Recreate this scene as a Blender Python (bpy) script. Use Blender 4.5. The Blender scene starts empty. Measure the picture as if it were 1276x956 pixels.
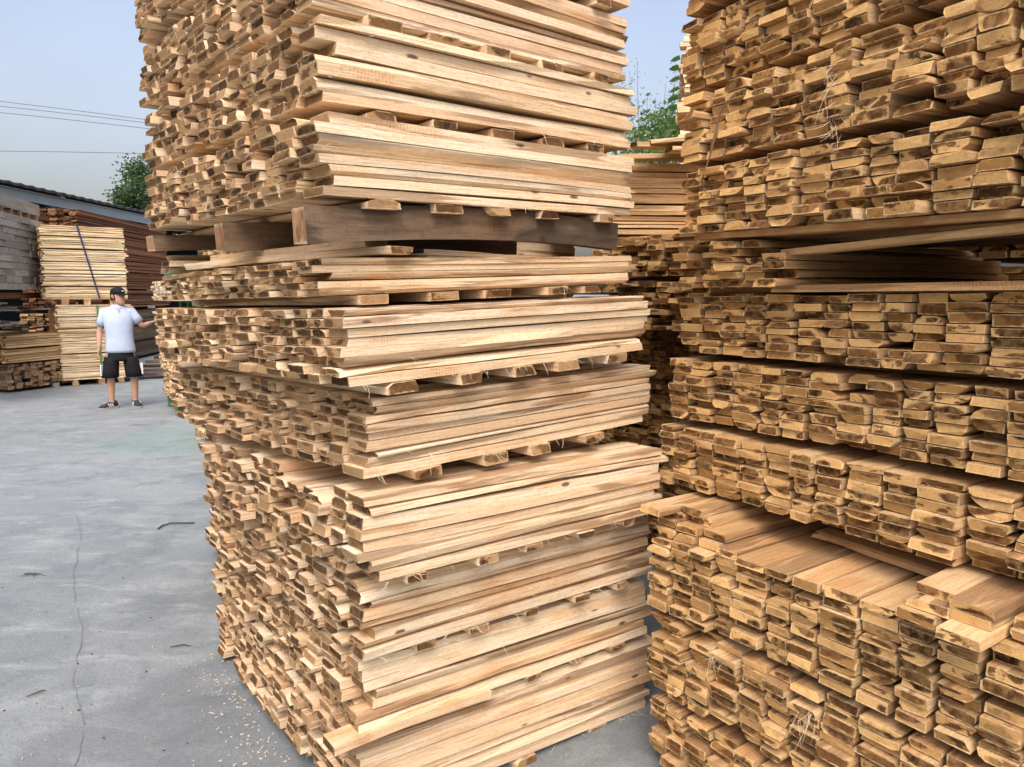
import bpy, bmesh, math, random
import numpy as np
from mathutils import Vector, Matrix, Euler, Quaternion
R = math.radians
rng = random.Random(7)
scene = bpy.context.scene
col = scene.collection

# ------------------------------------------------------------------ camera, sky, sun, exposure
CAM_H, FPX, PITCH = 1.65, 900.0, 7.2
cam_data = bpy.data.cameras.new('camera'); cam = bpy.data.objects.new('camera', cam_data); col.objects.link(cam)
cam.location = (0, 0, CAM_H); cam.rotation_euler = (R(90 - PITCH), 0, 0)
cam_data.sensor_width = 36; cam_data.lens = 36 * FPX / 1276; cam_data.clip_start = .05; cam_data.clip_end = 2000
scene.camera = cam
SUN_EL, SUN_AZ = 54, 180            # azimuth: compass degrees clockwise from +Y (north)
world = bpy.data.worlds.new('World'); scene.world = world; world.use_nodes = True
nt = world.node_tree; nt.nodes.clear()
sky = nt.nodes.new('ShaderNodeTexSky'); sky.sky_type = 'NISHITA'; sky.sun_disc = False
sky.sun_elevation = R(SUN_EL); sky.sun_rotation = R(SUN_AZ); sky.air_density = 1.6; sky.dust_density = 6.0; sky.ozone_density = 2.0
hs = nt.nodes.new('ShaderNodeHueSaturation'); hs.inputs['Saturation'].default_value = .72
bg = nt.nodes.new('ShaderNodeBackground'); bg.inputs['Strength'].default_value = .13
wo = nt.nodes.new('ShaderNodeOutputWorld')
nt.links.new(sky.outputs[0], hs.inputs['Color']); tint = nt.nodes.new('ShaderNodeMix'); tint.data_type = 'RGBA'; tint.blend_type = 'MULTIPLY'; tint.inputs[0].default_value = 1; tint.inputs[7].default_value = (.98, .955, 1.05, 1)   # hazy, faintly violet overcast
nt.links.new(hs.outputs[0], tint.inputs[6]); tcw = nt.nodes.new('ShaderNodeTexCoord'); cl = nt.nodes.new('ShaderNodeTexNoise'); cl.inputs['Scale'].default_value = 2.2; cl.inputs['Detail'].default_value = 5; cl.inputs['Distortion'].default_value = .6
mr = nt.nodes.new('ShaderNodeMapRange'); mr.inputs[1].default_value = .3; mr.inputs[2].default_value = .7; mr.inputs[3].default_value = .92; mr.inputs[4].default_value = 1.05
veil = nt.nodes.new('ShaderNodeMix'); veil.data_type = 'RGBA'; veil.blend_type = 'MULTIPLY'; veil.inputs[0].default_value = 1
nt.links.new(tcw.outputs['Generated'], cl.inputs['Vector']); nt.links.new(cl.outputs[0], mr.inputs[0]); nt.links.new(tint.outputs[2], veil.inputs[6]); nt.links.new(mr.outputs[0], veil.inputs[7])
nt.links.new(veil.outputs[2], bg.inputs['Color']); nt.links.new(bg.outputs[0], wo.inputs[0])
sl = bpy.data.lights.new('sun', 'SUN'); sl.energy = 1.4; sl.angle = R(45); sl.color = (1, .95, .88)
sun = bpy.data.objects.new('sun', sl); col.objects.link(sun)
sd = Vector((math.sin(R(SUN_AZ)) * math.cos(R(SUN_EL)), math.cos(R(SUN_AZ)) * math.cos(R(SUN_EL)), math.sin(R(SUN_EL))))
sun.rotation_euler = (-sd).to_track_quat('-Z', 'Y').to_euler()
scene.view_settings.view_transform = 'Standard'; scene.view_settings.look = 'None'
scene.view_settings.exposure = 0.95; scene.view_settings.gamma = 1
scene.render.engine = 'CYCLES'

# ------------------------------------------------------------------ helpers
_p = R(PITCH)
CR, CU, CF = Vector((1, 0, 0)), Vector((0, math.sin(_p), math.cos(_p))), Vector((0, math.cos(_p), -math.sin(_p)))
def project(P):
    v = Vector(P) - Vector((0, 0, CAM_H)); d = v.dot(CF)
    if d < .05: return None
    return 638 + FPX * v.dot(CR) / d, 478 - FPX * v.dot(CU) / d, d

def tag(o, label=None, cat=None, group=None, kind=None):
    if label: o['label'] = label
    if cat: o['category'] = cat
    if group: o['group'] = group
    if kind: o['kind'] = kind
    return o
def empty(name, loc=(0, 0, 0), rz=0):
    o = bpy.data.objects.new(name, None); col.objects.link(o); o.location = loc; o.rotation_euler = (0, 0, rz)
    o.empty_display_size = .2; return o
def link(name, mesh, parent=None, M=None):
    o = bpy.data.objects.new(name, mesh); col.objects.link(o)
    if parent is not None: o.parent = parent
    if M is not None: o.matrix_basis = M
    return o

class MB:                      # collects faces; one build = one mesh object
    def __init__(s): s.v = []; s.f = []; s.m = []
    def add(s, vs, fs, mi=0):
        b = len(s.v); s.v += [tuple(v) for v in vs]; s.f += [tuple(i + b for i in f) for f in fs]; s.m += [mi] * len(fs)
    def box(s, c, size, rot=None, mi=0):
        x, y, z = [q / 2 for q in size]
        vs = [Vector(p) for p in ((-x,-y,-z),(x,-y,-z),(x,y,-z),(-x,y,-z),(-x,-y,z),(x,-y,z),(x,y,z),(-x,y,z))]
        if rot is not None: vs = [rot @ v for v in vs]
        c = Vector(c)
        s.add([v + c for v in vs], [(0,3,2,1),(4,5,6,7),(0,1,5,4),(1,2,6,5),(2,3,7,6),(3,0,4,7)], mi)
    def loft(s, rings, cap=True, mi=0):
        n = len(rings[0]); vs = [v for r in rings for v in r]; fs = []
        for k in range(len(rings) - 1):
            for i in range(n):
                a, b = k*n + i, k*n + (i+1) % n
                fs.append((a, b, b + n, a + n))
        if cap: fs.append(tuple(range(n - 1, -1, -1))); fs.append(tuple(range((len(rings)-1)*n, len(rings)*n)))
        s.add(vs, fs, mi)
    def tube(s, pts, rad, n=6, mi=0):
        pts = [Vector(p) for p in pts]; rings = []
        for k, p in enumerate(pts):
            t = (pts[min(k+1, len(pts)-1)] - pts[max(k-1, 0)]).normalized()
            a = t.orthogonal().normalized() if k == 0 else (a - t * a.dot(t)).normalized()
            b = t.cross(a); r = rad[k] if isinstance(rad, (list, tuple)) else rad
            rings.append([p + (a*math.cos(q) + b*math.sin(q)) * r for q in [2*math.pi*i/n for i in range(n)]])
        s.loft(rings, True, mi)
    def build(s, name, mats, parent=None, smooth=False, M=None):
        me = bpy.data.meshes.new(name); me.from_pydata(s.v, [], s.f)
        for m in (mats if isinstance(mats, (list, tuple)) else [mats]): me.materials.append(m)
        me.polygons.foreach_set('material_index', s.m)
        if smooth: me.polygons.foreach_set('use_smooth', [True] * len(s.f))
        me.update(); return link(name, me, parent, M)

# ------------------------------------------------------------------ materials
class NG:
    def __init__(s, name):
        s.mat = bpy.data.materials.new(name); s.mat.use_nodes = True; s.t = s.mat.node_tree; s.t.nodes.clear()
        s.out = s.t.nodes.new('ShaderNodeOutputMaterial'); s.b = s.t.nodes.new('ShaderNodeBsdfPrincipled')
        s.t.links.new(s.b.outputs[0], s.out.inputs[0])
    def n(s, kind, **kw):
        nd = s.t.nodes.new(kind)
        for k, v in kw.items(): setattr(nd, k, v)
        return nd
    def put(s, sock, v):
        if isinstance(v, bpy.types.NodeSocket): s.t.links.new(v, sock)
        else: sock.default_value = v
    def math(s, op, a, b=0.0, clamp=False):
        nd = s.n('ShaderNodeMath', operation=op, use_clamp=clamp); s.put(nd.inputs[0], a); s.put(nd.inputs[1], b); return nd.outputs[0]
    def vmath(s, op, a, b):
        nd = s.n('ShaderNodeVectorMath', operation=op); s.put(nd.inputs[0], a); s.put(nd.inputs[1], b); return nd.outputs[0]
    def noise(s, vec, scale=1.0, detail=3.0, rough=.5, dist=0.0):
        nd = s.n('ShaderNodeTexNoise'); s.put(nd.inputs['Vector'], vec); nd.inputs['Scale'].default_value = scale
        nd.inputs['Detail'].default_value = detail; nd.inputs['Roughness'].default_value = rough; nd.inputs['Distortion'].default_value = dist
        return nd.outputs['Fac']
    def ss(s, v, lo, hi):            # smoothstep 0..1
        nd = s.n('ShaderNodeMapRange', interpolation_type='SMOOTHSTEP'); s.put(nd.inputs[0], v); s.put(nd.inputs[1], lo); s.put(nd.inputs[2], hi); return nd.outputs[0]
    def mix(s, f, a, b, mode='MIX'):
        nd = s.n('ShaderNodeMix', data_type='RGBA', blend_type=mode); s.put(nd.inputs[0], f)
        for k, v in ((6, a), (7, b)): s.put(nd.inputs[k], v if isinstance(v, bpy.types.NodeSocket) else (*v[:3], 1))
        return nd.outputs[2]
    def ramp(s, f, stops, interp='LINEAR'):
        nd = s.n('ShaderNodeValToRGB'); nd.color_ramp.interpolation = interp; e = nd.color_ramp.elements
        while len(e) < len(stops): e.new(.5)
        for el, (p, c) in zip(e, stops): el.position = p; el.color = (*c, 1)
        s.put(nd.inputs[0], f); return nd.outputs[0]
    def white(s, v, w):
        nd = s.n('ShaderNodeTexWhiteNoise', noise_dimensions='1D'); s.put(nd.inputs['W'], s.math('ADD', s.math('MULTIPLY', v, 91.7), w)); return nd.outputs['Value'], nd.outputs['Color']
    def bump(s, h, dist=.002, strength=1.0, prev=None):
        nd = s.n('ShaderNodeBump'); s.put(nd.inputs['Height'], h); nd.inputs['Distance'].default_value = dist; nd.inputs['Strength'].default_value = strength
        if prev is not None: s.put(nd.inputs['Normal'], prev)
        return nd.outputs[0]
    def done(s, color, rough=.8, normal=None, spec=.25):
        s.put(s.b.inputs['Base Color'], color if isinstance(color, bpy.types.NodeSocket) else (*color[:3], 1))
        s.put(s.b.inputs['Roughness'], rough); s.b.inputs['Specular IOR Level'].default_value = spec
        if normal is not None: s.put(s.b.inputs['Normal'], normal)
        return s.mat

def board_inputs(g):
    at = g.n('ShaderNodeAttribute', attribute_name='bc'); ar = g.n('ShaderNodeAttribute', attribute_name='rnd'); oi = g.n('ShaderNodeObjectInfo')
    rnd = g.math('FRACT', g.math('ADD', oi.outputs['Random'], ar.outputs['Fac']))
    return at.outputs['Vector'], rnd

def wood_side(name, tints, heart, heart_amt=.5, grey=0.0, spec=.2):
    g = NG(name); bc, rnd = board_inputs(g)
    r1, c1 = g.white(rnd, 1.3); r2, _ = g.white(rnd, 5.1); r3, _ = g.white(rnd, 9.7)
    p = g.vmath('ADD', bc, g.vmath('MULTIPLY', c1, (37., 11., 7.)))
    base = g.ramp(r1, [(i / (len(tints) - 1), c) for i, c in enumerate(tints)])
    grain = g.noise(g.vmath('MULTIPLY', p, (5., 150., 210.)), 1, 6, .68, .5)
    fuzz = g.noise(g.vmath('MULTIPLY', p, (60., 160., 160.)), 1, 5, .7)
    broad = g.noise(g.vmath('MULTIPLY', p, (1.7, 16., 26.)), 1, 3, .55, .8)
    # heartwood runs along the board as a brown zone with a wandering edge
    thr = g.math('SUBTRACT', .80, g.math('MULTIPLY', r2, heart_amt))
    hm = g.ss(broad, thr, g.math('ADD', thr, .09))
    c = g.mix(g.ss(grain, .40, .74), base, g.mix(1.0, base, (.70, .59, .48), 'MULTIPLY'))
    c = g.mix(g.math('MULTIPLY', g.ss(fuzz, .50, .70), .55), c, g.mix(1.0, c, (.70, .60, .50), 'MULTIPLY'))
    c = g.mix(g.math('MULTIPLY', g.ss(fuzz, .50, .32), .30), c, g.mix(1.0, c, (1.22, 1.25, 1.25), 'MULTIPLY'))
    patch = g.noise(g.vmath('MULTIPLY', p, (3.1, 9., 9.)), 1, 2)
    c = g.mix(g.math('MULTIPLY', g.ss(patch, .50, .68), .6), c, g.mix(1.0, c, (.86, .66, .50), 'MULTIPLY'))
    c = g.mix(g.math('MULTIPLY', hm, g.math('ADD', .45, g.math('MULTIPLY', grain, .5))), c, heart)
    # knots
    vo = g.n('ShaderNodeTexVoronoi', feature='F1'); g.put(vo.inputs['Vector'], g.vmath('MULTIPLY', p, (3.6, 11., 11.))); vo.inputs['Scale'].default_value = 1
    kd = g.math('ADD', vo.outputs['Distance'], g.math('MULTIPLY', grain, .08))
    knot = g.math('MULTIPLY', g.math('SUBTRACT', 1.0, g.ss(kd, .085, .125)), g.ss(r3, .12, .16))
    c = g.mix(g.math('MULTIPLY', knot, .85), c, (.055, .03, .016))
    # grey weathering / blue stain on some boards
    gs = g.math('MULTIPLY', g.ss(g.noise(g.vmath('MULTIPLY', p, (2.2, 30., 30.)), 1, 3), .55, .75), g.ss(r3, .62, .9))
    c = g.mix(g.math('MULTIPLY', gs, .5 + grey), c, (.20, .18, .165))
    # saw kerf marks across the face
    wv = g.n('ShaderNodeTexWave', wave_type='BANDS', bands_direction='X'); g.put(wv.inputs['Vector'], g.vmath('ADD', p, g.vmath('MULTIPLY', p, (0., .0, 0.))))
    wv.inputs['Scale'].default_value = 29; wv.inputs['Distortion'].default_value = 7; wv.inputs['Detail'].default_value = 2; wv.inputs['Detail Scale'].default_value = 1.5
    saw = g.math('MULTIPLY', wv.outputs['Fac'], g.ss(patch, .50, .66))
    c = g.mix(g.math('MULTIPLY', saw, .22), c, g.mix(1.0, c, (1.25, 1.22, 1.15), 'MULTIPLY'))
    h = g.math('ADD', g.math('ADD', g.math('MULTIPLY', grain, .8), g.math('MULTIPLY', fuzz, .8)), g.math('MULTIPLY', saw, .35))
    return g.done(c, .85, g.bump(h, .0024, 1.0), spec)

def wood_end(name, sap, heart, dark=.55, rim=(.62, .47, .30)):
    g = NG(name); bc, rnd = board_inputs(g)
    r1, c1 = g.white(rnd, 2.9); r2, c2 = g.white(rnd, 13.1); r3, c3 = g.white(rnd, 23.3)
    sep = g.n('ShaderNodeSeparateXYZ'); g.put(sep.inputs[0], bc); y, z = sep.outputs[1], sep.outputs[2]
    s2 = g.n('ShaderNodeSeparateColor'); g.put(s2.inputs[0], c2)
    s3 = g.n('ShaderNodeSeparateColor'); g.put(s3.inputs[0], c3)
    cy = g.math('MULTIPLY', g.math('SUBTRACT', s2.outputs[0], .5), .07)
    side = g.math('SUBTRACT', g.math('MULTIPLY', g.math('GREATER_THAN', s2.outputs[1], .35), 2.0), 1.0)
    cz = g.math('MULTIPLY', side, g.math('ADD', .0, g.math('MULTIPLY', s2.outputs[2], .022)))
    q = g.vmath('ADD', bc, g.vmath('MULTIPLY', c1, (5., 5., 5.)))
    wob = g.math('MULTIPLY', g.math('SUBTRACT', g.noise(q, 55, 4, .6), .5), .020)
    dy = g.math('SUBTRACT', y, cy); dz = g.math('SUBTRACT', z, cz)
    d = g.math('ADD', g.math('SQRT', g.math('ADD', g.math('MULTIPLY', g.math('MULTIPLY', dy, dy), .45), g.math('MULTIPLY', g.math('MULTIPLY', dz, dz), 2.0))), wob)
    rad = g.math('ADD', .011, g.math('MULTIPLY', s3.outputs[0], .032))
    hm = g.math('MULTIPLY', g.math('SUBTRACT', 1.0, g.ss(d, g.math('SUBTRACT', rad, .004), g.math('ADD', rad, .004))), g.math('ADD', .72, g.math('MULTIPLY', g.ss(g.noise(q, 45, 3, .6), .35, .65), .28)))
    blot = g.math('MULTIPLY', g.ss(g.noise(g.vmath('MULTIPLY', q, (1., 1., 1.7)), 26, 4, .6, .4), .53, .60), g.math('GREATER_THAN', r2, .45))
    hm = g.math('MAXIMUM', hm, g.math('MULTIPLY', blot, .85))
    rings = g.math('ADD', .5, g.math('MULTIPLY', g.math('SINE', g.math('MULTIPLY', d, 1050.)), .5))
    fine = g.noise(q, 230, 5, .75); mid = g.noise(q, 45, 3, .6)
    base = g.mix(g.ss(s3.outputs[1], .45, 1.0), sap, (sap[0]*.45, sap[1]*.38, sap[2]*.31))
    c = g.mix(g.math('MULTIPLY', g.ss(mid, .46, .68), .45), base, g.mix(1.0, base, (.66, .52, .40), 'MULTIPLY'))
    c = g.mix(g.math('MULTIPLY', rings, .30), c, g.mix(1.0, c, (.76, .64, .52), 'MULTIPLY'))
    hc = g.mix(s3.outputs[2], (heart[0]*2.1, heart[1]*2.1, heart[2]*2.0), (heart[0]*.5, heart[1]*.5, heart[2]*.5))
    c = g.mix(g.math('MULTIPLY', hm, g.ss(r1, .16, .30)), c, hc)
    # fresh pale arris round the sawn end
    ay = g.ss(g.math('ABSOLUTE', g.math('ADD', y, wob)), .0395, .0435); az = g.ss(g.math('ABSOLUTE', g.math('ADD', z, g.math('MULTIPLY', wob, .5))), .0095, .0120)
    edge = g.math('MULTIPLY', g.math('MAXIMUM', ay, az), g.ss(mid, .30, .55))
    c = g.mix(g.math('MULTIPLY', edge, .6), c, rim)
    c = g.mix(g.math('MULTIPLY', g.ss(fine, .53, .68), .4), c, g.mix(1.0, c, (.52, .43, .36), 'MULTIPLY'))
    h = g.math('ADD', fine, g.math('MULTIPLY', mid, .8))
    return g.done(c, .9, g.bump(h, .004, 1.0), .12)

PALE = [(.80, .65, .44), (.77, .60, .38), (.71, .51, .31), (.80, .66, .45), (.62, .41, .23), (.82, .70, .50), (.75, .56, .37)]
WARM = [(.64, .46, .24), (.57, .38, .19), (.48, .30, .14), (.62, .44, .23), (.42, .25, .11), (.68, .51, .29)]
M_SIDE = wood_side('sawn_wood_side', PALE, (.24, .13, .058), .36)
M_END = wood_end('sawn_wood_end', (.40, .255, .125), (.068, .033, .014), rim=(.68, .50, .29))
W_SIDE = wood_side('warm_wood_side', WARM, (.20, .105, .045), .40)
W_END = wood_end('warm_wood_end', (.70, .44, .18), (.075, .032, .011), rim=(.86, .64, .33))
L_SIDE = wood_side('light_wood_side', [(.74, .60, .38), (.70, .55, .33), (.78, .66, .46), (.68, .50, .28)], (.36, .22, .10), .35)
L_END = wood_end('light_wood_end', (.62, .46, .27), (.30, .18, .09))
G_SIDE = wood_side('weathered_wood_side', [(.25, .225, .19), (.31, .285, .25), (.20, .18, .155), (.36, .325, .28), (.27, .25, .225)], (.17, .15, .13), .3, .3)
G_END = wood_end('weathered_wood_end', (.32, .30, .275), (.17, .15, .13), rim=(.40, .37, .34))
B_SIDE = wood_side('brown_wood_side', [(.22, .085, .035), (.27, .115, .05), (.17, .065, .03), (.31, .14, .06)], (.08, .035, .018), .5)
B_END = wood_end('brown_wood_end', (.22, .11, .06), (.09, .045, .025), rim=(.30, .16, .08))
D_SIDE = wood_side('old_beam_side', [(.17, .115, .07), (.20, .14, .09), (.14, .097, .062)], (.04, .028, .02), .7, .1)
D_END = wood_end('old_beam_end', (.40, .24, .13), (.22, .12, .06))
WHT_END = wood_end('whitewashed_end', (.72, .68, .60), (.12, .08, .06), rim=(.8, .77, .7))

def plain(name, colr, rough=.6, spec=.3, var=.15, scale=30., metallic=0):
    g = NG(name); tc = g.n('ShaderNodeTexCoord'); n = g.noise(tc.outputs['Object'], scale, 3)
    c = g.mix(n, tuple(q * (1 - var) for q in colr), tuple(min(1, q * (1 + var)) for q in colr))
    g.b.inputs['Metallic'].default_value = metallic
    return g.done(c, rough, g.bump(n, .002, .3), spec)

# ------------------------------------------------------------------ boards
NOM = (1.2, .088, .0255)                     # nominal board: length, width, thickness
def section(kind, r):
    w, t = NOM[1] / 2, NOM[2] / 2; j = lambda a: r.uniform(-a, a)
    if kind == 0: pts = [(-w, -t), (w, -t), (w, t), (-w, t)]
    elif kind == 1: c = r.uniform(.006, .020); pts = [(-w + c, -t), (w - c*r.uniform(.3, 1), -t), (w, t*r.uniform(-.4, .4)), (w, t), (-w, t), (-w, t*r.uniform(-.4, .4))]
    elif kind == 2: pts = [(-w*.55, -t), (0, -t*1.04), (w*.5, -t), (w*.86, -t*.3), (w, t), (-w, t), (-w*.88, -t*.2)]
    elif kind == 3: c = r.uniform(.012, .034); pts = [(-w, -t), (w - c, -t), (w - c*.35, -t*.1), (w, t*.7), (w, t), (-w, t)]
    else: c = r.uniform(.010, .028); pts = [(-w, -t), (w, -t), (w, t*.3), (w - c, t), (-w + c*.5, t), (-w, t*.4)]
    return [(y + j(.0012), z + j(.0007)) for y, z in pts]
def board_mesh(name, kind, r, nseg, bow, rough, mats, nodes_only=False):
    sec = section(kind, r); n = len(sec); flip = 1
    bz, by = r.uniform(-bow, bow), r.uniform(-bow, bow) * .8
    wz = [r.uniform(-rough, rough) for _ in range(nseg + 1)]
    vs = []
    for k in range(nseg + 1):
        x = (k / nseg - .5) * NOM[0]; q = 1 - (2 * k / nseg - 1) ** 2
        sk = r.uniform(-.0035, .0035) if k in (0, nseg) else 0
        tw = r.uniform(-.006, .006)
        for i, (y, z) in enumerate(sec):
            lim = wz[k] if (kind and z < -NOM[2]*.3) else 0
            vs.append((x + sk * (1 if z > 0 else -1) + (r.uniform(-.003, .003) if k in (0, nseg) else 0), y + by * q + lim * .8 * (1 if y > 0 else -1) + tw * z, z + bz * q + tw * y * .2 + abs(lim) * .25))
    fs = []; mi = []
    for k in range(nseg):
        for i in range(n):
            a, b = k*n + i, k*n + (i+1) % n
            fs.append((a, b, b + n, a + n)[::-1]); mi.append(0)
    fs.append(tuple(range(n))); fs.append(tuple(range((nseg+1)*n - 1, nseg*n - 1, -1))); mi += [1, 1]
    return vs, fs, mi
def make_mesh(name, vs, fs, mi, mats, bc=None, rnd=None):
    me = bpy.data.meshes.new(name); me.from_pydata(vs, [], fs)
    for m in mats: me.materials.append(m)
    me.polygons.foreach_set('material_index', mi)
    a = me.attributes.new('bc', 'FLOAT_VECTOR', 'POINT'); a.data.foreach_set('vector', np.asarray(bc if bc is not None else vs, dtype=np.float32).ravel())
    if rnd is not None:
        b = me.attributes.new('rnd', 'FLOAT', 'POINT'); b.data.foreach_set('value', np.asarray(rnd, dtype=np.float32))
    me.update(); return me
KINDS = [0, 0, 0, 0, 1, 1, 2, 0, 3, 3, 1]
vr = random.Random(11)
GEO_S = [board_mesh('board', KINDS[i % 11], vr, 2, .003, .003, None) for i in range(44)]
GEO_L = [board_mesh('board', [0, 0, 3, 0, 1, 4, 0, 3][i % 8], vr, 7, .007, .009, None) for i in range(32)]
GEO_1 = [board_mesh('board', [0, 0, 1, 3][i % 4], vr, 1, 0, 0, None) for i in range(8)]
_mc = {}
def mesh_for(pool, i, mats):
    key = (id(pool), i, mats[0].name, mats[1].name)
    if key not in _mc: _mc[key] = make_mesh('board', *pool[i], mats)
    return _mc[key]

def frame(x, y, z=None):
    m = Matrix.Identity(4)
    z = x.cross(y).normalized(); y = z.cross(x).normalized(); x = x.normalized()
    for k, a in enumerate((x, y, z)):
        m[0][k], m[1][k], m[2][k] = a
    return m

class Bundle:
    """A stack of boards: layers of boards (all running along e_len) on cross spacers."""
    def __init__(s, name, base, mats, seed, label, cat='lumber bundle', group=None):
        s.e = empty(name, base); tag(s.e, label, cat, group); s.base = Vector(base); s.mats = mats; s.r = random.Random(seed); s.items = []; s.sp = []
    def layer(s, O, yaw, L, D, h, rows, cols, tl=0, td=0, side=1, jit=.007, wild=.05, long_cols=(0,), keep=None, miss=.008, sag=0, pool=None, fj=.006):
        """O: front corner at the visible ends; yaw: direction boards run; side=+1 columns go to the left of it, -1 to the right."""
        r = s.r; c, sn = math.cos(yaw), math.sin(yaw)
        el = Vector((c, sn, tl)); ec = Vector((-sn, c, 0)) * side; ec.z = td; O = Vector(O)
        ws = [r.uniform(.78, 1.2) for _ in range(cols)]; k = D / sum(ws); ws = [w * k for w in ws]
        y = 0
        for j in range(cols):
            ts = [r.uniform(.78, 1.22) for _ in range(rows)]; k = (h - r.uniform(0, .006)) / sum(ts); ts = [t * k for t in ts]
            z = 0; coff = r.gauss(0, jit * .6)
            for i in range(rows):
                t = ts[i]; w = ws[j] * r.uniform(.81, .96)
                if (keep and not keep(i, j, rows, cols)) or (r.random() < miss and 0 < i < rows - 1 and j not in long_cols):
                    z += t; continue
                lg = j in long_cols
                off = coff + r.gauss(0, jit) - (abs(r.gauss(0, wild * .6)) if r.random() < .06 else 0) + (abs(r.gauss(0, .025)) if r.random() < .24 else 0)
                off = max(-.035, min(.06, off))
                yy = y + ws[j] / 2 + (r.uniform(-fj, fj) if lg else r.uniform(-.002, .002))
                P = O + el * (L / 2 + off) + ec * yy + Vector((0, 0, z + t / 2 + sag * (yy / D) * (1 - yy / D) * -4))
                m = frame(el, ec * side)
                a = r.gauss(0, .006 if lg else .012); m = m @ Matrix.Rotation(a, 4, 'X') @ Matrix.Rotation(r.gauss(0, .003), 4, 'Z')
                if r.random() < .5: m = m @ Matrix.Rotation(math.pi, 4, 'Z')
                if r.random() < .35 : m = m @ Matrix.Rotation(math.pi, 4, 'X')
                Ls = L * r.uniform(.985, 1.02)
                S = Matrix.Diagonal((Ls / NOM[0], w / NOM[1], t * (r.uniform(.90, .96) if lg else r.uniform(.84, .94)) / NOM[2], 1))
                pl = pool or (GEO_L if lg else GEO_S)
                M = Matrix.Translation(P) @ m @ S
                s.items.append((M, pl, r.randrange(len(pl)), P - el * (L / 2), lg))
                z += t
            y += ws[j]
        return s
    def spacers(s, O, yaw, L, D, z, t, n, tl=0, td=0, side=1, a=.06, b=.95, proud=.012, w=.088):
        r = s.r; c, sn = math.cos(yaw), math.sin(yaw); el = Vector((c, sn, tl)); ec = Vector((-sn, c, 0)) * side; ec.z = td; O = Vector(O)
        for i in range(n):
            x = L * (a + (b - a) * (i + .5 + r.uniform(-.12, .12)) / n)
            ln = D * r.uniform(.97, 1.0); pr = r.uniform(-proud, proud * .6)
            P = O + el * x + ec * (ln / 2 - pr * 0 + pr) + Vector((0, 0, z + t / 2))
            m = frame(ec, -el) @ Matrix.Rotation(r.gauss(0, .01), 4, 'Z')
            if r.random() < .4: m = m @ Matrix.Rotation(math.pi, 4, 'X')
            S = Matrix.Diagonal((ln / NOM[0], w * r.uniform(.85, 1.15) / NOM[1], t * .96 / NOM[2], 1))
            s.sp.append((Matrix.Translation(P) @ m @ S, GEO_L, r.randrange(len(GEO_L))))
        return s
    def build(s, limit=295, rest='board_filling', name='board'):
        T = Matrix.Translation(-s.base)
        def score(it):
            q = project(it[3])
            if q is None: return 1e3
            u, v, d = q; d -= 50 if it[4] else 0
            return d + (0 if -30 < u < 1306 and -30 < v < 986 else 200)
        its = sorted(s.items, key=score)
        for M, pl, i, P, lg in its[:limit]:
            link(name, mesh_for(pl, i, s.mats), s.e, T @ M)
        for M, pl, i in s.sp:
            link('spacer_board', mesh_for(pl, i, s.mats), s.e, T @ M)
        if len(its) > limit:
            V = []; F = []; MI = []; BC = []; RD = []
            for M, pl, i, P, lg in its[limit:]:
                vs, fs, mi = pl[i]; b = len(V); TM = T @ M
                V += [tuple(TM @ Vector(v)) for v in vs]; F += [tuple(k + b for k in f) for f in fs]; MI += mi; BC += vs; RD += [s.r.random()] * len(vs)
            o = link(rest, make_mesh(rest, V, F, MI, s.mats, BC, RD), s.e); o['kind'] = 'stuff'
        return s.e
def plank(name, a, b, w, t, mats, label=None, cat=None, parent=None, group=None, roll=0, pool=None, idx=None):
    """one board from point a to point b (centres of its two ends)"""
    a, b = Vector(a), Vector(b); x = b - a; L = x.length; y = Vector((0, 0, 1)).cross(x)
    m = frame(x, y) @ Matrix.Rotation(roll, 4, 'X'); pool = pool or GEO_L
    i = rng.randrange(len(pool)) if idx is None else idx
    o = link(name, mesh_for(pool, i, mats), parent)
    M = Matrix.Translation((a + b) / 2) @ m @ Matrix.Diagonal((L / NOM[0], w / NOM[1], t / NOM[2], 1))
    if parent is not None: M = Matrix.Translation(-parent.matrix_basis.translation) @ M
    o.matrix_basis = M
    if label: tag(o, label, cat, group)
    return o

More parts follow.
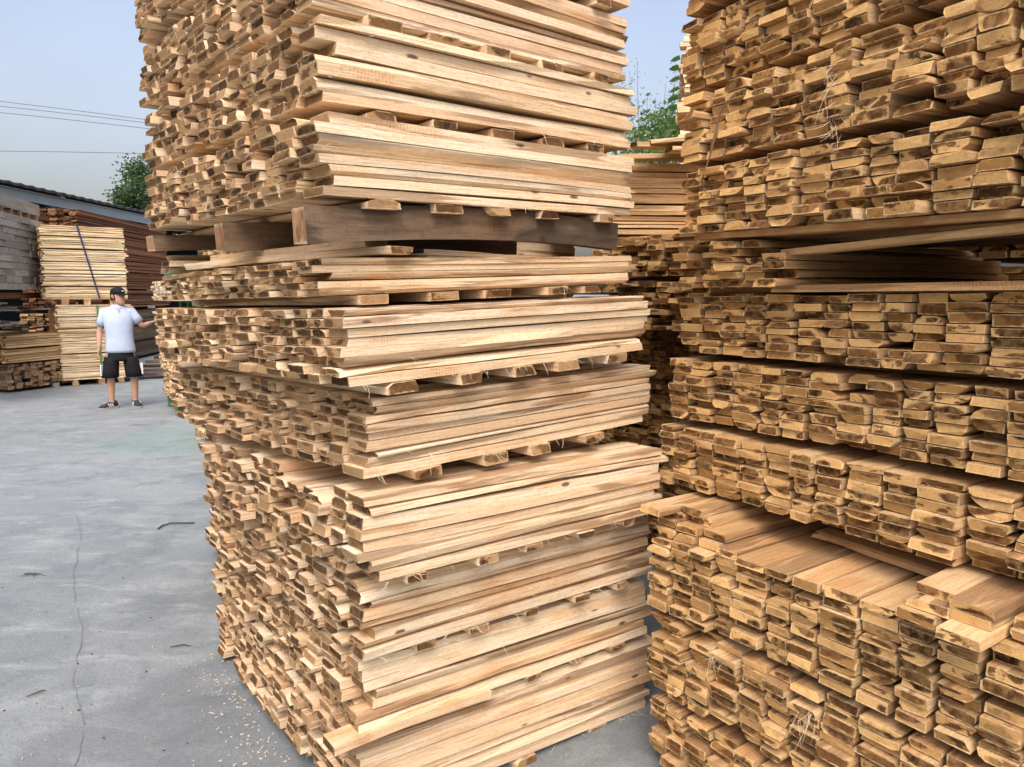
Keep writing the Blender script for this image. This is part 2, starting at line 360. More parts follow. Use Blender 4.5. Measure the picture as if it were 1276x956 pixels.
# ------------------------------------------------------------------ ground
def ground_material():
    g = NG('concrete_ground'); tc = g.n('ShaderNodeTexCoord'); p = tc.outputs['Object']
    big = g.noise(p, .45, 4, .6, .6); mid = g.noise(p, 2.3, 8, .68, .5); sm = g.noise(p, 11, 8, .75); fine = g.noise(p, 90, 6, .75)
    streak = g.noise(g.vmath('MULTIPLY', p, (1.1, 2.6, 1.)), 2.2, 10, .74, .5)
    c = g.ramp(big, [(.30, (0.165, 0.182, 0.184)), (.5, (0.218, 0.238, 0.236)), (.72, (0.272, 0.293, 0.286))])
    c = g.mix(g.math('MULTIPLY', g.ss(mid, .46, .66), .6), c, (0.134, 0.151, 0.158))
    c = g.mix(g.math('MULTIPLY', g.ss(streak, .47, .68), .7), c, (0.332, 0.357, 0.349))
    c = g.mix(g.math('MULTIPLY', g.ss(sm, .52, .70), .55), c, (0.108, 0.119, 0.123))
    c = g.mix(g.math('MULTIPLY', g.ss(fine, .49, .64), .6), c, (0.087, 0.095, 0.098))
    sx = g.n('ShaderNodeSeparateXYZ'); g.put(sx.inputs[0], p)
    # worn green floor paint in the yard beyond the stacks
    dx = g.math('DIVIDE', g.math('SUBTRACT', sx.outputs[0], -3.7), 1.2); dy = g.math('DIVIDE', g.math('SUBTRACT', sx.outputs[1], 8.1), 1.2)
    gd = g.math('SUBTRACT', 1.0, g.math('SQRT', g.math('ADD', g.math('MULTIPLY', dx, dx), g.math('MULTIPLY', dy, dy))), True)
    c = g.mix(g.math('MULTIPLY', g.ss(gd, 0., .6), g.math('MULTIPLY', g.ss(streak, .36, .62), .6)), c, (0.100, 0.207, 0.166))
    # damp slab and soft ground shadow round the lumber, painted as one darkening
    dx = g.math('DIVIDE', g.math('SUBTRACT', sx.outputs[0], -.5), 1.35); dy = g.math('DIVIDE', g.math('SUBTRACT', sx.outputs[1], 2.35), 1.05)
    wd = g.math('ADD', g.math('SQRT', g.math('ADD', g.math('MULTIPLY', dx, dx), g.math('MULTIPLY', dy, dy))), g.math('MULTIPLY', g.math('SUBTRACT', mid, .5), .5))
    damp_shade = g.math('SUBTRACT', 1.0, g.ss(wd, .86, .98))
    c = g.mix(g.math('MULTIPLY', damp_shade, .34), c, (0.091, 0.098, 0.104))
    # pale chips and dust
    vo = g.n('ShaderNodeTexVoronoi', feature='F1'); g.put(vo.inputs['Vector'], p); vo.inputs['Scale'].default_value = 21
    ch = g.math('MULTIPLY', g.math('SUBTRACT', 1.0, g.ss(vo.outputs['Distance'], .05, .11)), g.ss(sm, .50, .6))
    c = g.mix(g.math('MULTIPLY', ch, .6), c, (0.415, 0.407, 0.373))
    h = g.math('ADD', g.math('MULTIPLY', sm, 1.0), g.math('ADD', g.math('MULTIPLY', fine, .35), g.math('MULTIPLY', mid, 1.5)))
    rgh = g.math('SUBTRACT', .78, g.math('MULTIPLY', damp_shade, .2))
    return g.done(c, rgh, g.bump(h, .006, .8), .3)
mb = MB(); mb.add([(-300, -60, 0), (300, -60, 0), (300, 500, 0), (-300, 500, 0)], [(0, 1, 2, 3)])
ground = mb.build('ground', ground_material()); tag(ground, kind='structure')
M_SEAL = plain('joint_filler', (.17, .185, .19), .9, .1, .3, 40)
mb = MB(); jr = random.Random(3); prev = None
pts = []
for k in range(46):
    v = 640 + k * 8.5; u = 95 + 5 * math.sin(k * .45) + jr.uniform(-2, 2) + (k / 45) * 4
    d = CF + CR * ((u - 638) / FPX) - CU * ((v - 478) / FPX); P = Vector((0, 0, CAM_H)) + d * (-CAM_H / d.z); pts.append(P)
for k in range(len(pts) - 1):
    if k % 9 in (4,) : continue
    a, b = pts[k], pts[k+1]; n = (b - a).cross(Vector((0, 0, 1))).normalized(); w0, w1 = jr.uniform(.001, .003), jr.uniform(.001, .003)
    mb.add([a - n*w0 + Vector((0,0,.004)), a + n*w0 + Vector((0,0,.004)), b + n*w1 + Vector((0,0,.004)), b - n*w1 + Vector((0,0,.004))], [(0,1,2,3)])
o = mb.build('slab_joint', M_SEAL, ground)

# ------------------------------------------------------------------ centre stack (three bundles and what lies between them)
CEN = (M_SIDE, M_END)
def Y(a): return R(a)
# layer: corner x, y, z, height, yaw, length, depth, tilt along boards, tilt across, rows
B = {
 'B4': (-.464, 1.970, .068, .284, 36.5, 1.255, 1.46, -.056, -.033, 10),
 'B3': (-.429, 1.950, .378, .217, 38.6, 1.23, 1.40, -.055, -.036, 7),
 'B2': (-.417, 1.915, .620, .230, 39.4, 1.225, 1.40, -.043, -.035, 8),
 'B1': (-.389, 1.830, .876, .243, 39.1, 1.21, 1.41, -.027, -.029, 8),
 'M3': (-.383, 1.884, 1.153, .225, 42.9, 1.24, 1.52, .005, -.015, 9),
 'M2': (-.412, 1.789, 1.412, .200, 42.3, 1.20, 1.42, .026, -.015, 8),
 'M1': (-.496, 1.852, 1.639, .102, 40.1, 1.19, 1.41, .036, -.016, 5),
 'U1': (-.457, 1.792, 1.884, .204, 42.3, 1.18, 1.37, .028, 0, 8),
 'U2': (-.477, 1.844, 2.118, .206, 42.0, 1.20, 1.42, .032, .003, 7),
 'U3': (-.487, 1.874, 2.357, .210, 41.9, 1.21, 1.44, .034, .004, 8),
 'U4': (-.480, 1.860, 2.600, .210, 42.0, 1.20, 1.45, .034, .004, 8),
 'U5': (-.480, 1.865, 2.843, .210, 42.0, 1.20, 1.45, .034, .004, 8),
}
def add_layer(bun, key, cols=15, **kw):
    x, y, z, h, yaw, L, D, tl, td, rows = B[key]
    bun.layer((x, y, z), R(yaw), L, D, h, rows, cols, tl, td, **kw)
def add_sp(bun, key, t, n=5, **kw):      # spacers on which this layer lies
    x, y, z, h, yaw, L, D, tl, td, rows = B[key]
    bun.spacers((x, y, 0), R(yaw), L, D, z - t - .001, t, n, tl, td, **kw)

bb = Bundle('lumber_bundle', (-.43, 2.9, 0), CEN, 21, 'lowest bundle of the centre stack, resting on the concrete, boards sagging and jutting', group='bundles of the centre stack')
add_layer(bb, 'B4', 15, jit=.008, wild=.03); add_layer(bb, 'B3', 15, jit=.008, wild=.03); add_layer(bb, 'B2', 15, jit=.008, wild=.03)
add_layer(bb, 'B1', 15, jit=.008, wild=.04, keep=lambda i, j, n, m: not (i >= n - 1 and 2 <= j <= 5))
add_sp(bb, 'B4', .05, 3, w=.10); add_sp(bb, 'B3', .023, w=.07); add_sp(bb, 'B2', .022, w=.07); add_sp(bb, 'B1', .024, w=.07)
bb.build()
bm_ = Bundle('lumber_bundle', (-.43, 2.9, 1.115), CEN, 22, 'middle bundle of the centre stack, three layers directly below the dark beams', group='bundles of the centre stack')
add_layer(bm_, 'M3', 15, jit=.007); add_layer(bm_, 'M2', 15, jit=.007); add_layer(bm_, 'M1', 15, jit=.007)
add_sp(bm_, 'M3', .034, 4, b=.85); add_sp(bm_, 'M2', .032); add_sp(bm_, 'M1', .026)
bm_.build()
bu = Bundle('lumber_bundle', (-.47, 2.8, 1.85), CEN, 23, 'tall upper bundle of the centre stack, raised on dark beams', group='bundles of the centre stack')
for k in ('U1', 'U2', 'U3', 'U4', 'U5'): add_layer(bu, k, 15, jit=.006, wild=.025)
add_sp(bu, 'U1', .026, 5, proud=.004); add_sp(bu, 'U2', .029); add_sp(bu, 'U3', .031); add_sp(bu, 'U4', .031); add_sp(bu, 'U5', .031)
bu.build()
# dark beams between middle and upper bundle (run along the boards), dunnage planks under them
x, y, z, h, yaw, L, D, tl, td, rows = B['U1']
el = Vector((math.cos(R(yaw)), math.sin(R(yaw)), tl)); ec = Vector((-math.sin(R(yaw)), math.cos(R(yaw)), td)); O = Vector((x, y, z - .028))
BEAM = (D_SIDE, D_END)
def beam(off, hgt, th, label, ln=1.18, st=-.035):
    a = O + ec * off + el * st - Vector((0, 0, hgt / 2)); b = a + el * ln
    o = plank('skid_beam', a, b, th, hgt, BEAM, label, 'beam', group='dark beams under the upper bundle', pool=GEO_L, idx=0); return o
beam(.06, .088, .07, 'front dark weathered timber beam carrying the upper bundle of the centre stack')
beam(.62, .085, .07, 'second dark timber beam back from the front, its sawn end in the gap of the centre stack', 1.2, -.02)
beam(1.27, .055, .09, 'rearmost dark timber beam under the far end of the upper centre bundle', 1.2, -.03)
x, y, z, h, yaw, L, D, tl, td, rows = B['M1']
elm = Vector((math.cos(R(yaw)), math.sin(R(yaw)), tl)); ecm = Vector((-math.sin(R(yaw)), math.cos(R(yaw)), td)); Om = Vector((x, y, z + h + .001))
a = Om + elm * .235 + ecm * -.03 + Vector((0, 0, .0115)); plank('dunnage_plank', a, a + ecm * 1.0 + elm * -.235, .085, .021, CEN, 'lower pale plank laid across the middle centre bundle under the dark beams', 'plank')
a = Om + elm * .20 + ecm * .045 + Vector((0, 0, .034)); plank('dunnage_plank', a, a + ecm * .80 + elm * -.15 + Vector((0, 0, -.002)), .085, .021, CEN, 'short pale plank lying on the cross plank under the dark beams', 'plank')
for k, (o1, o2, zz) in enumerate(((1.30, -.02, .012), (1.23, -.03, .035), (1.28, .00, .058))):
    a = Om + ecm * o1 + elm * o2 + Vector((0, 0, zz)); plank('dunnage_plank', a, a + elm * 1.15, .10, .021, CEN, ('bottom', 'middle', 'top')[k] + ' of three planks piled at the far left corner under the rear beam', 'plank')
# boards sticking out of the lowest bundle near its front corner
x, y, z, h, yaw, L, D, tl, td, rows = B['B3']
elb = Vector((math.cos(R(yaw)), math.sin(R(yaw)), tl)); ecb = Vector((-math.sin(R(yaw)), math.cos(R(yaw)), td))
a = Vector((x, y, z + .004)) - elb * .10 + ecb * .02 + Vector((0, 0, -.012)); plank('jutting_board', a, a + elb * .55 , .080, .026, CEN, 'short fresh board jutting left from the front corner of the lowest centre bundle', 'board', idx=0)

# ------------------------------------------------------------------ right stack
RGT = (W_SIDE, W_END)
def rlayer(bun, O, face, L, D, h, rows, cols, tilt=0, **kw):     # face: direction of the visible end face, going right
    bun.layer(O, R(face + 90), L, D, h, rows, cols, 0, tilt, side=-1, **kw)
def rsp(bun, O, face, L, D, z, t, tilt=0, n=4): bun.spacers((O[0], O[1], 0), R(face + 90), L, D, z, t, n, 0, tilt, side=-1, a=.05, b=.95, proud=.0)
rb = Bundle('lumber_bundle', (.9, 2.2, 0), RGT, 31, 'lowest bundle of the right stack, board tops showing along its near upper edge', group='bundles of the right stack')
rlayer(rb, (.484, 2.375, .055), -56, 1.2, 1.45, .205, 8, 15, .016, jit=.011, wild=.05, long_cols=(0,))
rlayer(rb, (.474, 2.388, .285), -55.5, 1.2, 1.45, .265, 10, 15, .016, jit=.011, wild=.05)
rlayer(rb, (.478, 2.405, .572), -55.5, 1.2, 1.45, .284, 10, 15, .018, jit=.007, wild=.03)
rsp(rb, (.484, 2.375), -56, 1.2, 1.45, .004, .048, .016, 3); rsp(rb, (.466, 2.36), -55.5, 1.2, 1.45, .262, .021, .016); rsp(rb, (.48, 2.43), -55, 1.2, 1.45, .552, .019, .016)
rb.build()
rm = Bundle('lumber_bundle', (1.0, 2.5, .93), RGT, 32, 'middle bundle of the right stack, regular rows with a dark hollow at its top', group='bundles of the right stack')
rlayer(rm, (.558, 2.650, .950), -57.5, 1.2, 1.45, .215, 8, 15, .008, jit=.006)
rlayer(rm, (.596, 2.678, 1.190), -58.5, 1.2, 1.45, .220, 8, 15, .012, jit=.006)
rlayer(rm, (.609, 2.664, 1.434), -59.1, 1.2, 1.45, .205, 8, 15, .012, jit=.006)
rlayer(rm, (.585, 2.560, 1.664), -59.9, 1.2, 1.42, .150, 6, 15, .002, jit=.03, wild=.05, keep=lambda i, j, n, m: j < 4 or (j == 4 and i < 4) or j > 13, long_cols=(0, 3, 4))
rsp(rm, (.596, 2.678), -58.5, 1.2, 1.45, 1.167, .021, .011); rsp(rm, (.609, 2.664), -59.1, 1.2, 1.45, 1.412, .020, .012); rsp(rm, (.585, 2.56), -59.9, 1.2, 1.4, 1.643, .019, .004)
rm.build()
ru = Bundle('lumber_bundle', (1.0, 2.4, 1.82), RGT, 33, 'upper bundle of the right stack, rough wany boards reaching above the frame', group='bundles of the right stack')
rlayer(ru, (.568, 2.470, 1.842), -60.7, 1.2, 1.42, .207, 8, 15, -.012, jit=.011)
rlayer(ru, (.574, 2.505, 2.075), -62.0, 1.2, 1.42, .225, 8, 15, -.006, jit=.012)
rlayer(ru, (.584, 2.560, 2.326), -62.6, 1.2, 1.42, .215, 8, 15, .0, jit=.012)
rlayer(ru, (.584, 2.560, 2.566), -62.6, 1.2, 1.42, .215, 8, 15, .0, jit=.012)
rsp(ru, (.568, 2.47), -60.7, 1.2, 1.42, 1.820, .021, -.012); rsp(ru, (.574, 2.505), -62, 1.2, 1.42, 2.051, .022, -.009); rsp(ru, (.584, 2.56), -62.6, 1.2, 1.42, 2.302, .022, -.003); rsp(ru, (.584, 2.56), -62.6, 1.2, 1.42, 2.543, .021, 0)
ru.build()
# planks lying along the face in the hollow, loose boards between lowest and middle bundle
fd = Vector((math.cos(R(-60)), math.sin(R(-60)), 0)); bd = Vector((math.cos(R(30)), math.sin(R(30)), 0))
O1 = Vector((.585, 2.56, 0))
plank('loose_plank', O1 + fd * .36 + bd * .10 + Vector((0, 0, 1.660)), O1 + fd * 1.40 + bd * .06 + Vector((0, 0, 1.668)), .09, .020, RGT, 'knotty plank lying along the floor of the dark hollow in the right stack', 'plank')
plank('loose_plank', O1 + fd * .42 + bd * .06 + Vector((0, 0, 1.768)), O1 + fd * 1.40 + bd * .02 + Vector((0, 0, 1.802)), .085, .018, RGT, 'thin plank slanting up to the right across the dark hollow', 'plank')
plank('loose_plank', O1 + fd * .10 + bd * .02 + Vector((0, 0, 1.833)), O1 + fd * 1.42 + bd * -.0 + Vector((0, 0, 1.816)), .09, .018, RGT, 'long plank under the lowest row of the upper right bundle', 'plank')
O2 = Vector((.478, 2.405, 0)); f2 = Vector((math.cos(R(-55.5)), math.sin(R(-55.5)), .018)); b2 = Vector((math.cos(R(35)), math.sin(R(35)), 0))
lr = random.Random(5)
def loose(t, inn, z, lab, yw=0, ln=1.15, w=.085):
    q = Matrix.Rotation(yw, 3, 'Z') @ b2; a = O2 + f2 * t + b2 * inn + Vector((0, 0, z))
    plank('loose_board', a, a + q * ln, w, .024, RGT, lab, 'board', idx=lr.randrange(0, 32))
Z1 = .858
loose(.045, .03, Z1 + .0125, 'bottom left board of the loose layer between lowest and middle right bundles')
loose(.14, .02, Z1 + .0125, 'second board from the left in the bottom of the loose layer of the right stack')
loose(.235, .05, Z1 + .0125, 'third board from the left in the loose layer of the right stack')
loose(.06, .05, Z1 + .038, 'board on the second tier of the loose layer at the left of the right stack')
loose(.16, .07, Z1 + .038, 'right board on the second tier of the loose layer of the right stack', .03)
loose(.03, -.035, Z1 + .063, 'pale board jutting out toward the centre stack above the loose layer')
loose(.125, .06, Z1 + .063, 'darker board beside the jutting pale one atop the loose layer')
plank('loose_plank', O2 + f2 * .42 + b2 * .36 + Vector((0, 0, Z1 + .014)), O2 + f2 * 1.15 + b2 * .27 + Vector((0, 0, Z1 + .014)), .10, .022, RGT, 'brown plank lying crosswise on the pale board tops in the dark wedge', 'plank')
tiers = [('bottom', 0), ('second', 1), ('top', 2)]
for nm, k in tiers:
    for q, (t, nn) in enumerate(((.92, 'left'), (1.02, 'second'), (1.13, 'middle'), (1.235, 'fourth'), (1.34, 'right'))):
        loose(t + lr.uniform(-.01, .01), (-.05, -.07, .02, .0, .03)[q] + lr.uniform(-.02, .02) + .03 * k, Z1 + .0125 + .0255 * k, '%s-tier %s board of the loose pile under the near end of the middle right bundle' % (nm, nn), lr.uniform(-.02, .02), w=.092)

# ------------------------------------------------------------------ stacks standing directly behind the two front stacks
bk = Bundle('lumber_bundle', (-.9, 4.0, 0), CEN, 24, 'shaded stack hidden close behind the centre stack, glimpsed through its gaps', group='stacks behind the front row')
for k in range(6): bk.layer((-1.06, 3.42, .03 + k * .44), R(40), 1.9, 1.3, .41, 14, 12, 0, 0, jit=.01, pool=GEO_1)
bk.build(160)
br = Bundle('lumber_bundle', (2.1, 2.9, 0), RGT, 34, 'shaded stack close behind the right stack, glimpsed through its dark hollow', group='stacks behind the front row')
for k in range(6): rlayer(br, (1.86, 3.30, .03 + k * .44), -60, 1.2, 1.5, .41, 14, 14, 0, jit=.01, pool=GEO_1)
br.build(160)
# ------------------------------------------------------------------ stacks seen through the gap
gp = Bundle('lumber_bundle', (1.1, 4.2, 0), RGT, 41, 'shaded lower bundle in the dark gap between centre and right stacks', group='bundles behind the gap')
rlayer(gp, (.46, 4.70, .05), -50, 1.2, 1.3, .62, 20, 13, 0, jit=.02); rlayer(gp, (.46, 4.70, .70), -50, 1.2, 1.3, .735, 24, 13, 0, jit=.02); gp.build(160)
gq = Bundle('lumber_bundle', (1.1, 4.1, 1.42), RGT, 42, 'sunlit upper bundle with protruding ends in the gap between the stacks', group='bundles behind the gap')
rlayer(gq, (.53, 4.17, 1.45), -50, 1.2, 1.15, .26, 9, 12, 0, jit=.03, wild=.08); rlayer(gq, (.48, 4.16, 1.735), -46, 1.2, 1.15, .22, 8, 12, 0, jit=.03, wild=.08)
rsp(gq, (.53, 4.17), -50, 1.2, .9, 1.715, .019, 0)
gq.build(204)
gr_ = Bundle('lumber_bundle', (1.0, 4.2, 1.96), RGT, 43, 'pile of boards with long sides showing, below loose planks in the gap', group='bundles behind the gap')
gr_.layer((.30, 4.12, 1.975), R(4), 1.5, .6, .395, 14, 6, 0, 0, jit=.04, wild=.06); gr_.build(84)
for k, (a, b) in enumerate((((.62, 3.95, 2.420), (1.5, 4.6, 2.500)), ((.72, 4.0, 2.440), (1.7, 4.25, 2.550)), ((.60, 4.25, 2.410), (1.5, 4.35, 2.440)), ((.85, 4.05, 2.415), (1.9, 4.2, 2.430)))):
    plank('loose_plank', a, b, .12, .024, RGT, ['plank with dark end tilted up on top of the pile in the gap', 'pale plank leaning right across the pile in the gap', 'rear flat plank on the pile in the gap', 'front flat plank on the pile in the gap'][k], 'plank')
gt = Bundle('lumber_bundle', (1.5, 5.3, 0), (L_SIDE, L_END), 44, 'tall pale stack with clean sawn sides peeking out behind the upper right bundle', group='bundles behind the gap')
for k in range(8): gt.layer((1.14, 5.0, .03 + k * .42), R(-12), 1.2, .9, .39, 12, 8, 0, 0, jit=.015)
gt.build(200)

# ------------------------------------------------------------------ stack on plastic pallets further back on the left
G_PLASTIC = plain('green_plastic', (.015, .20, .10), .45, .4, .12)
def pallet(name, M0, label, mats, w=1.2, d=1.0, h=.15, group=None, wood=False):
    e = empty(name, M0.translation, M0.to_euler().z); tag(e, label, 'pallet', group)
    for k in range(7):
        if wood: 
            me = mesh_for(GEO_1, k % 8, mats); o = link('deck_board', me, e, Matrix.Translation((0, -d/2 + .05 + k * (d - .1) / 6, h - .011)) @ Matrix.Diagonal((w / NOM[0], .11 / NOM[1], .02 / NOM[2], 1)))
        else:
            mb = MB(); mb.box((0, -d/2 + .055 + k * (d - .11) / 6, h - .012), (w, .11, .024)); mb.build('deck_board', mats, e)
    for i in (-1, 0, 1):
        for j in (-1, 0, 1):
            if wood:
                o = link('block', mesh_for(GEO_1, 0, mats), e, Matrix.Translation((i * (w/2 - .06), j * (d/2 - .06), h/2 - .002)) @ Matrix.Diagonal((.1 / NOM[0], .1 / NOM[1], (h - .044) / NOM[2], 1)))
            else:
                mb = MB(); mb.box((i * (w/2 - .07), j * (d/2 - .07), h/2 - .004), (.13, .13, h - .042)); mb.build('block', mats, e)
    for j in (-1, 0, 1):
        if wood: link('bottom_board', mesh_for(GEO_1, 1, mats), e, Matrix.Translation((0, j * (d/2 - .06), .01)) @ Matrix.Diagonal((w / NOM[0], .1 / NOM[1], .019 / NOM[2], 1)))
        else:
            mb = MB(); mb.box((0, j * (d/2 - .07), .011), (w, .13, .02)); mb.build('bottom_board', mats, e)
    return e
rs = R(35)
bx_, by_ = -4.56, 9.72
ux = Vector((math.cos(rs), math.sin(rs), 0)); uy = Vector((-math.sin(rs), math.cos(rs), 0))
def P2(a, b, z): return Vector((bx_, by_, 0)) + ux * a + uy * b + Vector((0, 0, z))
pallet('plastic_pallet', Matrix.Translation(P2(.65, .25, 0)) @ Matrix.Rotation(rs, 4, 'Z'), 'green plastic pallet on the ground under the rear stack', G_PLASTIC, 1.25, 1.3, group='green plastic pallets')
b1 = Bundle('lumber_bundle', P2(.6, .3, .15), (M_SIDE, L_END), 51, 'bundle with pale board ends that the man touches with his hand', group='bundles of the rear stack')
b1.layer(P2(0, -.35, .155), rs, 1.2, 1.3, .40, 12, 10, 0, 0, jit=.02, wild=.05, pool=GEO_S)
b1.layer(P2(-.03, -.35, .575), rs, 1.2, 1.3, .40, 12, 10, 0, 0, jit=.02, wild=.05, pool=GEO_S)
b1.layer(P2(-.05, -.35, .995), rs, 1.2, 1.3, .42, 12, 10, 0, 0, jit=.02, wild=.05, pool=GEO_S)
b1.build(250)
pallet('plastic_pallet', Matrix.Translation(P2(.80, .25, 1.42)) @ Matrix.Rotation(rs, 4, 'Z'), 'green plastic pallet between the two rear bundles', G_PLASTIC, 1.1, 1.2, .11, group='green plastic pallets')
b2_ = Bundle('lumber_bundle', P2(.6, .3, 1.53), (L_SIDE, WHT_END), 52, 'small bundle with whitewashed board ends on top of the rear stack', group='bundles of the rear stack')
b2_.layer(P2(-.06, -.35, 1.535), rs, 1.2, 1.3, .27, 9, 16, 0, 0, jit=.015, pool=GEO_S); b2_.build(144)
pallet('plastic_pallet', Matrix.Translation(P2(.68, .25, 1.81)) @ Matrix.Rotation(rs, 4, 'Z'), 'green plastic pallet topping the rear stack, seen below the dark beams', G_PLASTIC, 1.2, 1.3, .16, group='green plastic pallets')
pw = Vector((-2.85, 7.95, 0))
for k, t in enumerate(('lower', 'upper')):
    pallet('wooden_pallet', Matrix.Translation(pw + Vector((0, 0, k * .15))) @ Matrix.Rotation(rs, 4, 'Z'), t + ' of two pale wooden pallets stacked behind the centre stack', (L_SIDE, L_END), 1.1, 1.1, .149, group='wooden pallets behind the centre stack', wood=True)

# ------------------------------------------------------------------ left background: shed and yard stacks
M_ROOF = plain('roof_sheet', (.045, .047, .05), .7, .3, .3, 3); M_STEEL = plain('galvanised_steel', (.34, .39, .41), .5, .4, .15, 2); M_DARK = plain('shed_sheet', (.05, .055, .06), .8, .2, .3, 2)
shed = empty('open_shed', (-11.6, 20, 0)); tag(shed, 'open-fronted shed with dark sheet roof and pale steel eave beam behind the yard stacks', 'shed')
T = -Vector((-11.6, 20, 0))
EZ = 4.0
mb = MB()
y0, y1 = 8.0, 34.0; nseg = 130
vs = []; fs = []
for i in range(nseg + 1):
    yy = y0 + (y1 - y0) * i / nseg; dz = .035 * (i % 2)
    vs += [(.35, yy - 20, EZ + dz + .10), (-9, yy - 20, EZ + dz + 1.0), (.35, yy - 20, EZ + dz + .04), (-9, yy - 20, EZ + dz + .94)]
for i in range(nseg):
    a = i * 4; b = a + 4; fs += [(a, b, b + 1, a + 1), (a + 2, a + 3, b + 3, b + 2), (a, a + 2, b + 2, b)]
mb.add(vs, fs); mb.build('roof', M_ROOF, shed)
mb = MB(); mb.box((.1, 1, EZ - .10), (.10, 26, .22)); mb.box((.17, 1, EZ + .01), (.08, 26, .03)); mb.box((.17, 1, EZ - .21), (.08, 26, .03)); mb.build('eave_beam', M_STEEL, shed)
for yy in (-11, -6.2, -1.4, 3.4, 8.2, 13):
    mb = MB(); mb.box((-.02, yy, (EZ - .2) / 2), (.16, .16, EZ - .2)); mb.build('post', M_STEEL, shed)
    mb = MB(); mb.box((.20, yy + .1, EZ + .05), (.12, .16, .10)); mb.build('gutter_bracket', M_STEEL, shed)
    mb = MB(); mb.tube([(-.05, yy, EZ - .05), (-9, yy, EZ + .88)], .06); mb.build('rafter', M_STEEL, shed)
mb = MB(); mb.box((-9, 1, 2.4), (.06, 26, 4.8)); mb.build('back_wall', M_DARK, shed)
for sy in (-12, 14):
    mb = MB(); mb.box((-4.5, sy, 2.1), (8.9, .06, 4.1)); mb.build('end_wall', M_DARK, shed)

# strapped pale bundles: long sides face the camera
va = R(-4)
def yard(name, O, yaw, L, D, layers, mats, seed, label, limit, cat='lumber bundle', group=None, side=1, jit=.007, rowt=.028, cw=.10, lc=(0,), **kw):
    b = Bundle(name, (O[0], O[1], O[2]), mats, seed, label, cat, group); z = O[2]
    for h in layers:
        b.layer((O[0], O[1], z + .002), yaw, L, D, h, max(1, round(h / rowt)), max(2, round(D / cw)), 0, 0, side=side, jit=jit, long_cols=lc, **kw); z += h + .018
    return b
s1 = yard('lumber_bundle', (-7.92, 12.62, .10), R(37), 1.15, 1.0, [.24, .2, .2, .2, .2, .2], (L_SIDE, L_END), 61, 'lower pale strapped bundle behind the man, green strap down its front', 120, group='strapped pale bundles', rowt=.034)
s1.spacers((-7.92, 12.62, 0), R(37), 1.15, 1.0, 0.0, .10, 3, w=.10); s1.build(150)
s2 = yard('lumber_bundle', (-8.10, 12.62, 1.52), R(37), 1.28, 1.0, [.22, .2, .2, .2, .2, .18], (L_SIDE, L_END), 62, 'upper pale strapped bundle behind the man, dark blue strap down its front', 120, group='strapped pale bundles', rowt=.034)
s2.spacers((-8.10, 12.62, 0), R(37), 1.28, 1.0, 1.42, .10, 3, w=.10); s2.build(150)
def strap(O, yaw, x, z0, z1, lean, mat, label):
    c, s = math.cos(yaw), math.sin(yaw); e = Vector((c, s, 0)); n = Vector((s, -c, 0)); O = Vector(O); mb = MB()
    pts = [O + e * x + n * .016 + Vector((0, 0, z0)), O + e * (x + lean) + n * .016 + Vector((0, 0, z1)), O + e * (x + lean) - n * 1.0 + Vector((0, 0, z1 + .006))]
    for a, b in zip(pts, pts[1:]):
        up = (b - a).normalized(); w = e * .014; th = up.cross(e).normalized() * .0025
        mb.add([a - w - th, a + w - th, a + w + th, a - w + th, b - w - th, b + w - th, b + w + th, b - w + th], [(0,3,2,1),(4,5,6,7),(0,1,5,4),(1,2,6,5),(2,3,7,6),(3,0,4,7)])
    tag(mb.build('strap', mat), label, 'strap')
strap((-7.92, 12.62, 0), R(37), .62, .12, 1.42, .0, plain('green_strap', (.03, .22, .06), .5), 'green plastic strap running down the lower pale bundle')
strap((-8.10, 12.62, 0), R(37), .83, 1.53, 2.83, -.28, plain('blue_strap', (.03, .035, .10), .5), 'dark blue strap slanting down the upper pale bundle')
# reddish-brown stack behind
s3 = yard('lumber_bundle', (-8.95, 15.2, 1.30), R(97), 5.2, 1.2, [.40, .40, .40, .40, .38], (B_SIDE, B_END), 63, 'tall reddish-brown plank stack standing behind the strapped pale bundles', 100, side=1, rowt=.05, cw=.15, jit=.03)
s3.build(120)
s3b = yard('lumber_bundle', (-8.9, 15.0, .08), R(97), 5.2, 1.2, [.36, .36, .38], (D_SIDE, D_END), 64, 'dark old planks under the reddish-brown stack behind the man', 60, side=1, rowt=.05, cw=.15, jit=.06, wild=.2); s3b.build(60)
# weathered grey stack on the far left
s4 = yard('lumber_bundle', (-7.55, 10.0, 1.68), R(106.5), 3.6, 1.2, [.24, .24, .24, .24, .24], (G_SIDE, G_END), 65, 'weathered grey timber stack raised high at the left edge', 100, side=1, rowt=.06, cw=.12, jit=.02)
s4.items = []
gr2 = random.Random(8); e1 = Vector((math.cos(R(106.5)), math.sin(R(106.5)), 0)); e2 = Vector((-math.sin(R(106.5)), math.cos(R(106.5)), 0)); OO = Vector((-7.55, 10.0, 1.69))
for i in range(11):
    x = -gr2.uniform(0, .5)
    while x < 3.55:
        ln = gr2.uniform(.45, .8); ln = min(ln, 3.62 - x)
        if ln < .12: break
        P = OO + e1 * (x + ln / 2) + e2 * (.45 + gr2.uniform(-.012, .012)) + Vector((0, 0, .056 + i * .112))
        s4.items.append((Matrix.Translation(P) @ frame(e1, e2) @ Matrix.Diagonal((ln * .985 / NOM[0], .9 / NOM[1], .109 / NOM[2], 1)), GEO_1, gr2.choice((0, 1, 4, 5)), P, True)); x += ln
s4.build(290, name='timber')
for k in range(1):
    a = OO + e1 * .0 + e2 * .10 + Vector((0, 0, 1.43)); plank('timber_baulk', a, a + e1 * 3.62, .12, .20, (G_SIDE, G_END), 'long weathered board on edge along the top of the grey stack', 'baulk', pool=GEO_1, idx=0)
